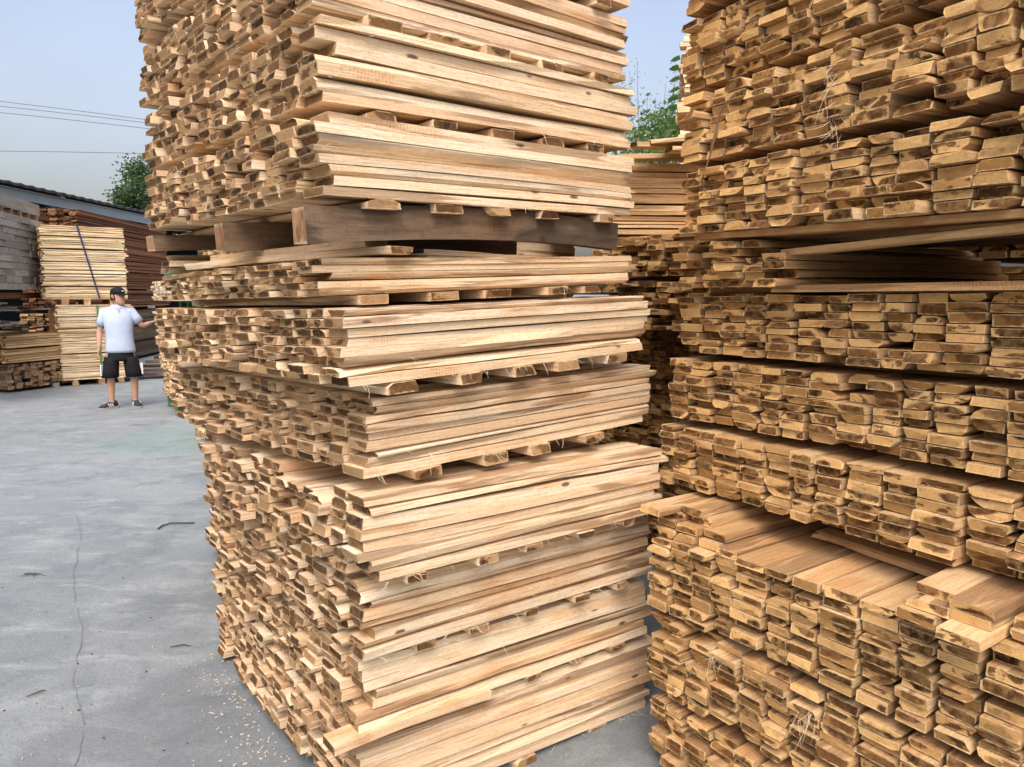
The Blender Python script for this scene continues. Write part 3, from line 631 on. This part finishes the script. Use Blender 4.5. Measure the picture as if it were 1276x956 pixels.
for q in range(9):
    a = OO + e2 * .02 + e1 * (.2 + q * .4) + Vector((0, 0, 1.28)); plank('crosspiece', a, a + e2 * .8, .05, .09, (D_SIDE, D_END), 'dark crosspiece, number %s from the right, between the grey stack and its top board' % ['nine', 'eight', 'seven', 'six', 'five', 'four', 'three', 'two', 'one'][q], 'crosspiece', group='crosspieces on the grey stack', pool=GEO_1, idx=0)
s5 = yard('lumber_bundle', (-7.75, 10.3, .86), R(106.5), 3.4, .9, [.1], (B_SIDE, B_END), 66, 'brown planks lying on the shelf just below the grey stack', 40, rowt=.033, cw=.12, jit=.05)
s5.items = [(Matrix.Translation((0, 0, .68)) @ M, *q) for M, *q in s5.items]; s5.build(30)
jk = random.Random(15)
for k in range(16):
    a = OO + e1 * jk.uniform(.3, 3.3) + e2 * jk.uniform(.1, .5) + Vector((0, 0, -.70 + .033 * k)); d = (e1 * jk.uniform(-1, 1) + e2 * jk.uniform(-.3, .5)).normalized()
    plank('scrap_plank', a - d * .5, a + d * .5 + Vector((0, 0, jk.uniform(-.03, .05))), jk.uniform(.08, .16), .026, (G_SIDE, G_END) if k % 3 else (D_SIDE, D_END), 'old scrap plank in the jumbled heap shaded under the grey stack', 'plank', group='scrap planks under the grey stack', pool=GEO_1)
s6 = yard('lumber_bundle', (-8.2, 11.7, .50), R(72), 1.3, 2.2, [.22, .20], (W_SIDE, W_END), 67, 'low bundle of yellow boards with ends showing at the left edge', 100, side=1, rowt=.04, cw=.10, jit=.02, lc=()); s6.build(150)
s7 = yard('lumber_bundle', (-8.25, 11.75, .05), R(162), 2.3, 1.2, [.42], (D_SIDE, D_END), 68, 'dark brown planks on the ground below the low yellow bundle', 60, side=-1, rowt=.05, cw=.12, jit=.03); s7.build(60)
s8 = yard('lumber_bundle', (-8.62, 13.45, .05), R(20), .75, .9, [.36, .3, .25], (G_SIDE, G_END), 69, 'shaded grey block stack between the yellow bundle and strapped bundles', 60, rowt=.09, cw=.15, jit=.05); s8.build(60)
plank('wooden_skid', (-8.42, 12.95, .04), (-7.98, 12.55, .04), .10, .075, (G_SIDE, G_END), 'short grey wooden skid lying on the concrete beside the strapped bundle', 'skid', pool=GEO_1, idx=0)
plank('leaning_post', (-8.3, 13.1, .55), (-8.28, 13.1, 1.38), .12, .10, (W_SIDE, W_END), 'upright pale post against the left end of the lower strapped bundle', 'post', pool=GEO_1, idx=0)
for k in range(7):
    a = Vector((-6.9 + .1 * k, 13.8 + .12 * k, .08 + .075 * k)); d = Vector((math.cos(.25 + .1 * jk.uniform(-1, 1)), math.sin(.25), 0))
    plank('scrap_plank', a - d * .55, a + d * .75, .16, .05, ((W_SIDE, W_END) if k == 6 else (D_SIDE, D_END)), ('pale plank on top of the dark scrap pile right of the man' if k == 6 else 'dark plank in the scrap pile on the ground right of the man'), 'plank', group='scrap pile beside the man', pool=GEO_1, idx=k % 8)

# ------------------------------------------------------------------ trees, power lines
def leaf_mat(name, a, b):
    g = NG(name); tc = g.n('ShaderNodeTexCoord'); n = g.noise(tc.outputs['Object'], 2.5, 4, .6); n2 = g.noise(tc.outputs['Object'], 14, 2)
    c = g.mix(g.math('ADD', g.math('MULTIPLY', n, .7), g.math('MULTIPLY', n2, .3)), a, b); g.b.inputs['Subsurface Weight'].default_value = 0
    tr = g.n('ShaderNodeBsdfTranslucent'); g.put(tr.inputs[0], c); mx = g.n('ShaderNodeMixShader'); mx.inputs[0].default_value = .3
    m = g.done(c, .55, None, .3); g.t.links.new(g.b.outputs[0], mx.inputs[1]); g.t.links.new(tr.outputs[0], mx.inputs[2]); g.t.links.new(mx.outputs[0], g.out.inputs[0]); return m
M_LEAF = leaf_mat('leaf_dark', (.035, .07, .022), (.10, .16, .055)); M_LEAF2 = leaf_mat('leaf_bright', (.05, .11, .025), (.16, .27, .07)); M_BARK = plain('bark', (.10, .075, .05), .9, .1, .4, 12)
def leaf_quad(mb, P, L, W, r, up=.3, droop=None):
    d = Vector((r.gauss(0, 1), r.gauss(0, 1), r.gauss(up, .6))).normalized() if droop is None else droop
    s = d.orthogonal().normalized(); s = Quaternion(d, r.uniform(0, 6.28)) @ s; n = d.cross(s)
    mb.add([P, P + d*L*.4 + s*W/2 - n*W*.12, P + d*L, P + d*L*.4 - s*W/2 - n*W*.12], [(0, 1, 2, 3)])
def tree(name, base, height, crown, label, seed, nleaf, leaf, mat, rad=.15, lean=(0, 0)):
    r = random.Random(seed); e = empty(name, base); tag(e, label, 'tree')
    (cx, cy, cz), (rx, ry, rz_) = crown
    mb = MB(); mb.tube([(0, 0, 0), (.05, 0, height * .3), (cx * .5, cy * .5, height * .6), (cx, cy, cz + rz_ * .5)], [rad, rad * .8, rad * .6, rad * .2], 8); mb.build('trunk', M_BARK, e, True)
    tips = []
    for k in range(34):
        a = r.uniform(0, 6.28); ph = math.acos(r.uniform(-.75, 1)); q = r.uniform(.55, 1.0) ** .6
        tips.append(Vector((cx + rx * q * math.sin(ph) * math.cos(a), cy + ry * q * math.sin(ph) * math.sin(a), cz + rz_ * q * math.cos(ph))))
    for k, t in enumerate(tips[:14]):
        s0 = Vector((cx * .6, cy * .6, height * .5 + .02 * k)); mdl = (s0 + t) / 2 + Vector((0, 0, .15))
        mb = MB(); mb.tube([s0, mdl, t], [rad * .3, rad * .18, rad * .06], 5); mb.build('branch', M_BARK, e, True)
    mb = MB()
    for k in range(nleaf):
        t = tips[r.randrange(len(tips))]; sg = .20 * min(rx, rz_)
        P = t + Vector((r.gauss(0, sg), r.gauss(0, sg), r.gauss(0, sg * .75)))
        leaf_quad(mb, P, leaf * r.uniform(.6, 1.3), leaf * .5, r)
    mb.build('crown', mat, e); return e
tree('broadleaf_tree', (-14.6, 30, 0), 6.0, ((0, 0, 5.2), (1.25, 1.4, 1.75)), 'dark green broadleaf tree behind the shed roof at the left', 71, 11000, .15, M_LEAF, .18)
tree('broadleaf_tree', (2.3, 9.8, 0), 3.6, ((0, 0, 3.15), (1.3, 1.1, .95)), 'bright green leafy tree beyond the gap between the stacks', 72, 8500, .085, M_LEAF2, .08)
# an upright sprig of large leaves and a thin feathery shoot in the gap
sp = empty('leafy_sapling', (1.85, 8.4, 0)); tag(sp, 'slender sapling with large drooping leaves in front of the gap tree', 'sapling')
mb = MB(); mb.tube([(0, 0, 0), (.02, 0, 1.5), (.0, 0, 3.2), (.04, 0, 4.28)], [.02, .016, .010, .004], 6); mb.build('stem', M_BARK, sp, True)
lr2 = random.Random(4)
for k in range(22):
    z = 3.1 + k * .053; s = -1 if k % 2 else 1; mb = MB(); L = .20 - .003 * k
    d = Vector((s * .9, -.35 + lr2.uniform(-.3, .3), lr2.uniform(-.1, .35))).normalized(); sd_ = Vector((0, .5, 1)).cross(d).normalized(); n = d.cross(sd_)
    P = Vector((.02, 0, z)); W = .055; dn = Vector((0, 0, -1))
    mb.add([P, P + d*L*.35 + sd_*W, P + d*L*.75 + sd_*W*.6 + dn*.02, P + d*L + dn*.05, P + d*L*.75 - sd_*W*.6 + dn*.02, P + d*L*.35 - sd_*W], [(0, 1, 5), (1, 2, 4, 5), (2, 3, 4)])
    mb.build('leaf', M_LEAF2, sp)
fs_ = empty('feathery_shrub', (1.55, 8.9, 0)); tag(fs_, 'thin feathery pale-green shrub against the sky in the gap', 'shrub')
for k in range(7):
    mb = MB(); a = Vector((0, 0, 0)); tip = Vector((-.28 + .11 * k, lr2.uniform(-.1, .1), 3.9 + lr2.uniform(0, .55))); mb.tube([a, tip * .5 + Vector((.05, 0, 0)), tip], [.012, .008, .002], 5); mb.build('stem', M_BARK, fs_, True)
    mb = MB()
    for q in range(80):
        t = lr2.uniform(.72, 1.0); P = tip * t + Vector((lr2.gauss(0, .05), lr2.gauss(0, .05), lr2.gauss(0, .05))); leaf_quad(mb, P, .04, .012, lr2)
    mb.build('foliage', M_LEAF2, fs_)
M_WIRE = plain('cable', (.10, .11, .13), .6)
for k, (ya, yb, lab) in enumerate(((126, 148, 'topmost of the three close power lines across the left sky'), (132, 152, 'middle of the three close power lines across the left sky'), (140, 159, 'lowest of the three close power lines across the left sky'), (188, 191, 'single power line below the group of three, above the shed roof'))):
    D = 34; pts = []
    for u in np.linspace(-400, 600, 26):
        v = ya + (yb - ya) * u / 176 + ((u - 88) / 88) ** 2 * .35
        d = CF + CR * ((u - 638) / FPX) - CU * ((v - 478) / FPX); pts.append(Vector((0, 0, CAM_H)) + d * (D / d.y))
    mb = MB(); mb.tube(pts, .013, 5); tag(mb.build('power_line', M_WIRE), lab, 'power line', 'power lines in the left sky')

# ------------------------------------------------------------------ debris on the ground
def gpt(u, v, z=0.0):
    d = CF + CR * ((u - 638) / FPX) - CU * ((v - 478) / FPX); return Vector((0, 0, CAM_H)) + d * ((z - CAM_H) / d.z)
M_TWIG = plain('twig', (.09, .065, .05), .8, .2, .4); M_CHIP = plain('chip', (.50, .44, .34), .8, .2, .3); M_STRAPD = plain('dark_strap', (.06, .055, .06), .5)
mb = MB(); mb.tube([gpt(197, 659, .008), gpt(202, 655, .012), gpt(212, 652, .015), gpt(226, 651.5, .012), gpt(242, 651.5, .008)], .006, 6); tag(mb.build('curled_strap', M_STRAPD), 'dark curled strip of strapping lying beside the lowest centre bundle', 'strap')
for k, (a, b, lab) in enumerate((((33, 868), (57, 860), 'thin dark twig on the concrete in the lower left corner'), ((160, 530), (182, 530), 'flat brown twig on the concrete by the man\'s feet'), ((212, 806), (238, 805), 'reddish brown bark sliver on the concrete near the centre stack'))):
    mb = MB(); A, Bq = gpt(*a, .006), gpt(*b, .006); mb.tube([A, (A + Bq) / 2 + Vector((.01, .01, .004)), Bq], [.002, .0035, .0015], 5); tag(mb.build('twig', M_TWIG), lab, 'twig')
mb = MB(); tr_ = random.Random(2); c0 = gpt(40, 716, .006)
for k in range(7):
    a = tr_.uniform(0, 6.28); d = Vector((math.cos(a), math.sin(a) * .6, 0)) * tr_.uniform(.05, .10); mb.tube([c0 - d * .6, c0 + d * .2 + Vector((0, 0, .008)), c0 + d], [.0015, .002, .001], 5)
tag(mb.build('dry_sprig', M_TWIG), 'small dry sprig of twigs on the concrete at the left', 'sprig')
mb = MB(); cr = random.Random(9)
for k in range(160):
    u = cr.uniform(-40, 420); v = 500 + 460 * cr.random() ** .8
    P = gpt(u, v, .004); s = cr.uniform(.0015, .0045) * (1.6 if cr.random() < .06 else 1)
    mb.box(P, (s * cr.uniform(1, 3.2), s, .003), Matrix.Rotation(cr.uniform(0, 3.14), 3, 'Z') @ Matrix.Rotation(cr.uniform(-.2, .2), 3, 'X'), 0 if cr.random() < .8 else 1)
for k in range(260):
    t = cr.random(); P = Vector((-1.36 + .9 * t - abs(cr.gauss(0, .10)), 3.15 - 1.15 * t - abs(cr.gauss(0, .08)), .004)); s = cr.uniform(.0015, .005)
    mb.box(P, (s * cr.uniform(1, 3), s, .003), Matrix.Rotation(cr.uniform(0, 3.14), 3, 'Z'))
tag(mb.build('wood_chips', [M_CHIP, M_TWIG]), 'pale wood chips and dark crumbs scattered over the concrete', 'wood chips', kind='stuff')

# ------------------------------------------------------------------ the man by the rear stack
def skin_mat(name, c): return plain(name, c, .55, .35, .08, 40)
M_SKIN = skin_mat('skin', (.44, .25, .165)); M_HAIR = plain('hair', (.012, .010, .009), .6); M_SHIRT = plain('white_cotton', (.42, .49, .63), .85, .1, .12, 14)
M_SHORTS = plain('black_cotton', (.012, .012, .014), .85, .15, .3, 20); M_CAP = plain('cap_cloth', (.012, .013, .016), .8, .15, .3, 30); M_SHOE = plain('shoe', (.03, .03, .032), .7, .3, .3, 40); M_SOLE = plain('sole_rubber', (.30, .29, .28), .7); M_WHITE = plain('white_trim', (.75, .75, .75), .6)
man = empty('person', (-5.59, 10.29, 0), math.atan2(5.59, 10.29)); tag(man, 'man in white polo shirt, black shorts and black cap touching the rear stack', 'person')
def ring(c, rx, ry, n=14, tilt=None, pw=1.0):
    c = Vector(c); out = []
    for i in range(n):
        a = 2 * math.pi * i / n; ca, sa = math.cos(a), math.sin(a)
        v = Vector((rx * math.copysign(abs(ca) ** pw, ca), ry * math.copysign(abs(sa) ** pw, sa), 0))
        if tilt is not None: v = tilt @ v
        out.append(c + v)
    return out
def limb(mb, pts, rad, n=10, mi=0, flat=1.0): mb.tube(pts, rad, n, mi)
# joints (local: x to image right, -y toward the camera)
SHL, ELL, WRL = Vector((-.170, .02, 1.375)), Vector((-.245, .03, 1.10)), Vector((-.265, -.04, .86))
SHR, ELR, WRR = Vector((.165, .0, 1.375)), Vector((.30, -.02, 1.165)), Vector((.42, .10, 1.215))
HPL, KNL, ANL = Vector((-.10, 0, .86)), Vector((-.145, -.03, .47)), Vector((-.150, .02, .09))
HPR, KNR, ANR = Vector((.095, 0, .86)), Vector((.150, -.035, .47)), Vector((.150, .03, .09))
def body_mesh():
    me = bpy.data.meshes.new('body'); V = []; E = []; Rr = []
    def ch(pts, start=None):
        prev = start
        for p, r in pts:
            V.append(tuple(p)); Rr.append(r); i = len(V) - 1
            if prev is not None: E.append((prev, i))
            prev = i
        return prev
    root = ch([((0, .01, .90), (.145, .105))]); ch_ = ch([((0, .01, 1.08), (.135, .10)), ((0, .01, 1.24), (.155, .105)), ((0, .015, 1.36), (.09, .06))], root)
    ch([((.005, .01, 1.455), (.055, .055)), ((.012, -.005, 1.51), (.052, .055))], ch_)
    for S, Eb, W in ((SHL, ELL, WRL), (SHR, ELR, WRR)):
        ch([(S, (.05, .05)), ((S + Eb) / 2, (.05, .05)), (Eb, (.041, .041)), ((Eb * .6 + W * .4), (.04, .04)), (W, (.026, .026))], ch_)
    for Hp, K, A in ((HPL, KNL, ANL), (HPR, KNR, ANR)):
        ch([(Hp, (.088, .088)), ((Hp + K) / 2, (.075, .075)), (K, (.053, .053)), (K * .66 + A * .34 + Vector((0, .02, 0)), (.054, .056)), (A, (.034, .036)), (A + Vector((0, -.02, -.05)), (.035, .04))], root)
    me.from_pydata(V, E, []); o = link('body', me, man); me.materials.append(M_SKIN)
    m = o.modifiers.new('skin', 'SKIN'); m.use_smooth_shade = True
    for i, d in enumerate(me.skin_vertices[0].data): d.radius = Rr[i]; d.use_root = (i == root)
    sb = o.modifiers.new('sub', 'SUBSURF'); sb.levels = 2; sb.render_levels = 2
    return o
body = body_mesh()
# head turned to his left (image right), looking slightly down
HR = Matrix.Rotation(R(38), 3, 'Z') @ Matrix.Rotation(R(-4), 3, 'X'); HC = Vector((.018, -.012, 1.585))
mb = MB(); rows = []
prof = [(-.118, .020, .030, -.050), (-.108, .042, .050, -.040), (-.085, .058, .075, -.022), (-.05, .068, .090, -.008), (-.01, .073, .097, 0), (.03, .076, .100, .004), (.07, .074, .096, .008), (.10, .060, .078, .010), (.12, .032, .042, .012)]
for z, rx, ry, yo in prof: rows.append([HC + HR @ (Vector((0, yo, z)) + v) for v in ring((0, 0, 0), rx, ry, 18)])
mb.loft(rows); head = mb.build('head', M_SKIN, man, True)
def hp(x, y, z): return HC + HR @ Vector((x, y, z))
mb = MB(); mb.tube([hp(0, -.092, .018), hp(0, -.108, -.005), hp(0, -.118, -.024), hp(0, -.098, -.034)], [.008, .011, .014, .008], 8); mb.build('nose', M_SKIN, head, True)
for sx in (-1, 1):
    mb = MB(); mb.tube([hp(sx*.074, .0, -.03), hp(sx*.083, .006, -.005), hp(sx*.085, .012, .022), hp(sx*.076, .008, .03)], [.008, .013, .014, .007], 7); mb.build('ear', M_SKIN, head, True)
    mb = MB(); mb.tube([hp(sx*.045, -.083, .016), hp(sx*.031, -.090, .019), hp(sx*.017, -.092, .015)], [.003, .0065, .003], 6); mb.build('eye', M_HAIR, head, True)
    mb = MB(); mb.tube([hp(sx*.052, -.082, .032), hp(sx*.033, -.093, .038), hp(sx*.014, -.096, .034)], [.002, .0045, .003], 6); mb.build('eyebrow', M_HAIR, head, True)
mb = MB(); mb.tube([hp(-.024, -.088, -.062), hp(0, -.097, -.060), hp(.024, -.088, -.062)], [.002, .005, .002], 6); mb.build('mouth', plain('lip', (.26, .11, .09), .5), head, True)
mb = MB(); rows = []
for z, k in ((-.045, 1.02), (-.01, 1.05), (.03, 1.05), (.06, 1.04)): rows.append([hp(v.x, v.y + .022, z) for v in ring((0, 0, 0), .076 * k, .092 * k, 18)])
mb.loft(rows); mb.build('hair', M_HAIR, man, True)
mb = MB(); rows = []
for z, rx, ry in ((.035, .084, .107), (.06, .086, .109), (.09, .083, .104), (.115, .070, .086), (.132, .042, .052), (.137, .008, .01)): rows.append([hp(v.x, v.y + .006, z) for v in ring((0, 0, 0), rx, ry, 20)])
mb.loft(rows); cap = mb.build('cap', M_CAP, man, True)
mb = MB(); vs = []
for k in range(9):
    a = R(-68 + 17 * k); x0, y0 = .080 * math.sin(a), -.098 * math.cos(a); x1, y1 = .078 * math.sin(a), -.115 - .075 * math.cos(a) ** .7
    for (x, y, z) in ((x0, y0, .044), (x1, y1, .026 - .012 * math.cos(a)), (x1, y1, .020 - .012 * math.cos(a)), (x0, y0, .036)): vs.append(hp(x, y, z))
fs = []
for k in range(8):
    a = 4*k; b = a + 4; fs += [(a, a+1, b+1, b), (a+1, a+2, b+2, b+1), (a+2, a+3, b+3, b+2), (a+3, a, b, b+3)]
mb.add(vs, fs); mb.build('peak', M_CAP, cap, True)
mb = MB(); mb.box(hp(0, -.103, .075), (.035, .004, .012), HR); mb.build('badge', M_WHITE, cap)
# polo shirt
mb = MB(); rows = []
for z, rx, ry, x, y in ((.80, .190, .135, .0, .005), (.84, .192, .138, .0, .0), (.95, .182, .130, 0, 0), (1.08, .178, .128, 0, 0), (1.2, .190, .132, 0, .0), (1.30, .200, .130, -.002, .005), (1.365, .195, .112, -.003, .01), (1.415, .155, .095, 0, .012), (1.455, .095, .082, .003, .008), (1.475, .072, .072, .005, .004)):
    rows.append([v + Vector((.006 * math.sin(9 * v.z + 7 * v.x), .008 * math.sin(14 * v.x + 5 * z), 0)) for v in ring((x, y, z), rx, ry, 28, pw=.88)])
mb.loft(rows)
for S, Eb in ((SHL, ELL), (SHR, ELR)):
    s0 = S + (Vector((0, 0, S.z)) - S) * .35; mb.tube([s0, S, S * .62 + Eb * .38, S * .30 + Eb * .70], [.070, .068, .064, .067], 14)
shirt = mb.build('polo_shirt', M_SHIRT, man, True)
mb = MB()
for sx in (-1, 1):
    mb.add([(sx*.008, -.088, 1.425), (sx*.055, -.072, 1.43), (sx*.082, -.03, 1.462), (sx*.062, -.035, 1.482), (sx*.03, -.068, 1.452)], [(0, 1, 2, 3, 4)][::1])
    mb.add([(sx*.062, -.035, 1.482), (sx*.082, -.03, 1.462), (sx*.06, .07, 1.468), (sx*.045, .06, 1.490)], [(0, 1, 2, 3)])
mb.build('collar', M_SHIRT, shirt)
mb = MB(); mb.add([(-.010, -.102, 1.425), (.022, -.102, 1.425), (.008, -.124, 1.365)], [(0, 2, 1)]); mb.build('placket_opening', M_SKIN, shirt)
# shorts
mb = MB(); rows = [ring((0, 0, z), rx, ry, 24, pw=.9) for z, rx, ry in ((.84, .165, .118), (.78, .178, .126), (.72, .188, .130), (.68, .186, .125))]
mb.loft(rows)
for Hp, K, sx in ((HPL, KNL, -1), (HPR, KNR, 1)):
    mb.loft([ring((Hp.x + (K.x - Hp.x) * q + sx * .005, -.005 - .02 * q, z), rx, ry, 16) for q, z, rx, ry in ((.2, .74, .096, .118), (.5, .66, .102, .116), (.8, .54, .108, .114), (1., .45, .112, .116))])
shorts = mb.build('shorts', M_SHORTS, man, True)
for sx, K in ((-1, KNL), (1, KNR)):
    mb = MB(); mb.box((K.x + sx * .100, -.055, .56), (.012, .055, .16), Matrix.Rotation(R(sx * 40), 3, 'Z')); mb.build('side_panel', M_WHITE, shorts)
# shoes
for A, yaw, in ((ANL, -58), (ANR, 12)):
    q = Matrix.Rotation(R(yaw), 3, 'Z'); mb = MB(); rows = []
    for y, w, h, z0 in ((.075, .030, .05, .03), (.06, .040, .09, .02), (.02, .043, .105, .018), (-.04, .045, .08, .018), (-.10, .050, .058, .018), (-.15, .046, .045, .018), (-.185, .028, .03, .02)):
        rows.append([Vector((A.x, A.y, 0)) + q @ Vector((w * math.cos(a), y, z0 + h / 2 + h / 2 * math.sin(a))) for a in [2 * math.pi * i / 12 for i in range(12)]])
    mb.loft(rows); sh = mb.build('shoe', M_SHOE, man, True)
    mb = MB(); rows = []
    for y, w in ((.085, .028), (.06, .044), (0, .046), (-.10, .053), (-.16, .047), (-.195, .026)):
        rows.append([Vector((A.x, A.y, 0)) + q @ Vector(p) for p in ((-w, y, .002), (w, y, .002), (w, y, .026), (-w, y, .026))])
    mb.loft(rows); mb.build('sole', M_SOLE, sh)
    for k in range(3):
        for sx in (-1, 1):
            mb = MB(); mb.box(Vector((A.x, A.y, 0)) + q @ Vector((sx * .047, -.02 - .028 * k, .055)), (.006, .010, .05), q @ Matrix.Rotation(R(25), 3, 'X')); mb.build('stripe', M_WHITE, sh)
# hands: palm and five fingers each
def hand(W, d, up, curl):
    d = d.normalized(); up = (up - d * up.dot(d)).normalized(); sdv = d.cross(up); mb = MB()
    mb.loft([[W + d * x + sdv * (w * math.cos(a)) + up * (t * math.sin(a)) for a in [2 * math.pi * i / 10 for i in range(10)]] for x, w, t in ((-.01, .024, .020), (.02, .032, .019), (.06, .041, .017), (.09, .040, .013))])
    for k, (o, L) in enumerate(((-.030, .070), (-.010, .080), (.011, .076), (.031, .060))):
        b = W + d * .082 + sdv * o; m1 = b + (d * math.cos(curl * .5) - up * math.sin(curl * .5)) * L * .5; m2 = m1 + (d * math.cos(curl * 1.3) - up * math.sin(curl * 1.3)) * L * .5
        mb.tube([b, m1, m2], [.0095, .009, .0065], 7)
    b = W + d * .02 - sdv * .03; mb.tube([b, b + d * .03 - sdv * .022, b + d * .062 - sdv * .024 - up * .008], [.012, .0105, .007], 7)
    return mb.build('hand', M_SKIN, body, True)
hand(WRL, WRL - ELL, Vector((-1, .2, 0)), .55)
hand(WRR, Vector((.8, .5, .12)), Vector((-.3, .2, 1)), .25)

# ------------------------------------------------------------------ torn fibres and bark strips on the boards
M_FIB = plain('fibre', (.70, .58, .40), .8, .2, .2, 40); M_STRIP = plain('bark_strip', (.20, .11, .065), .8, .2, .4, 30)
fr = random.Random(77)
def fibre(mb, P, n, ln, wd=.0006):
    d = (Vector(n) + Vector((fr.gauss(0, .5), fr.gauss(0, .5), fr.gauss(-.3, .5)))).normalized(); q = Vector((fr.gauss(0, .5), fr.gauss(0, .5), fr.gauss(0, .5)))
    pts = [Vector(P) + d * ln * t + q * ln * t * t * .5 for t in (0, .35, .7, 1.)]
    mb.tube(pts, [wd, wd, wd * .8, wd * .4], 3)
def fibres_on(bundle, keys, count):
    mb = MB()
    for _ in range(count):
        x, y, z, h, yaw, L, D, tl, td, rows = B[fr.choice(keys)]
        el = Vector((math.cos(R(yaw)), math.sin(R(yaw)), tl)); n = Vector((math.sin(R(yaw)), -math.cos(R(yaw)), 0))
        P = Vector((x, y, z)) + el * L * fr.random() + Vector((0, 0, h * fr.choice((0, .02, fr.random())))) + n * .003
        for _q in range(fr.choice((1, 1, 1, 2, 4))): fibre(mb, P + el * fr.gauss(0, .008), n, fr.uniform(.012, .045))
    o = mb.build('torn_fibres', M_FIB, bundle, M=Matrix.Translation(-Vector(bundle.location))); o['kind'] = 'stuff'
fibres_on(bb.e, ['B4', 'B3', 'B2', 'B1'], 70); fibres_on(bm_.e, ['M3', 'M2', 'M1'], 40); fibres_on(bu.e, ['U1', 'U2', 'U3'], 45)
def tuft(u, v, y, n, ln, label, mat=None):
    d = CF + CR * ((u - 638) / FPX) - CU * ((v - 478) / FPX); P = Vector((0, 0, CAM_H)) + d * (y / d.y); mb = MB()
    for _ in range(n):
        fibre(mb, P + Vector((fr.gauss(0, .012), fr.gauss(0, .006), fr.gauss(0, .015))), (-.5, -.6, -.7), fr.uniform(.35, 1) * ln, .0005)
    tag(mb.build('fibre_tuft', M_FIB), label, 'wood fibres')
def on_right_face(t, z, out=.012, O=(.574, 2.505), face=-61.5):
    f = Vector((math.cos(R(face)), math.sin(R(face)), 0)); n = Vector((math.sin(R(face)), -math.cos(R(face)), 0)); return Vector((O[0], O[1], z)) + f * t + n * out
for (t, z, n, ln, face, O, lab) in ((.60, 2.20, 12, .11, -61.5, (.574, 2.505), 'pale tuft of torn fibres hanging from the upper right bundle'), (.60, 2.08, 12, .09, -61.5, (.574, 2.505), 'lower tuft of torn fibres on the upper right bundle'), (.62, .50, 16, .07, -55.5, (.466, 2.36), 'splintered pale tuft on a board end of the lowest right bundle'), (.30, .52, 14, .05, -55.5, (.466, 2.36), 'small frayed tuft left of the splintered one on the lowest right bundle')):
    mb = MB(); P = on_right_face(t, z, .015, O, face)
    for _ in range(n): fibre(mb, P + Vector((fr.gauss(0, .012), fr.gauss(0, .006), fr.gauss(0, .02))), (-.45, -.25, -.7), fr.uniform(.35, 1) * ln, .0005)
    tag(mb.build('fibre_tuft', M_FIB), lab, 'wood fibres')
mb = MB(); pts = [on_right_face(t, z, .02) for t, z in ((.215, 2.23), (.185, 2.20), (.168, 2.13), (.150, 2.08), (.118, 2.01), (.105, 1.95), (.082, 1.92))]
mb.tube(pts, [.002, .004, .0045, .003, .002, .0015, .001], 6); tag(mb.build('bark_strip', M_STRIP), 'brown strip of bark hanging down the left side of the upper right bundle', 'bark')
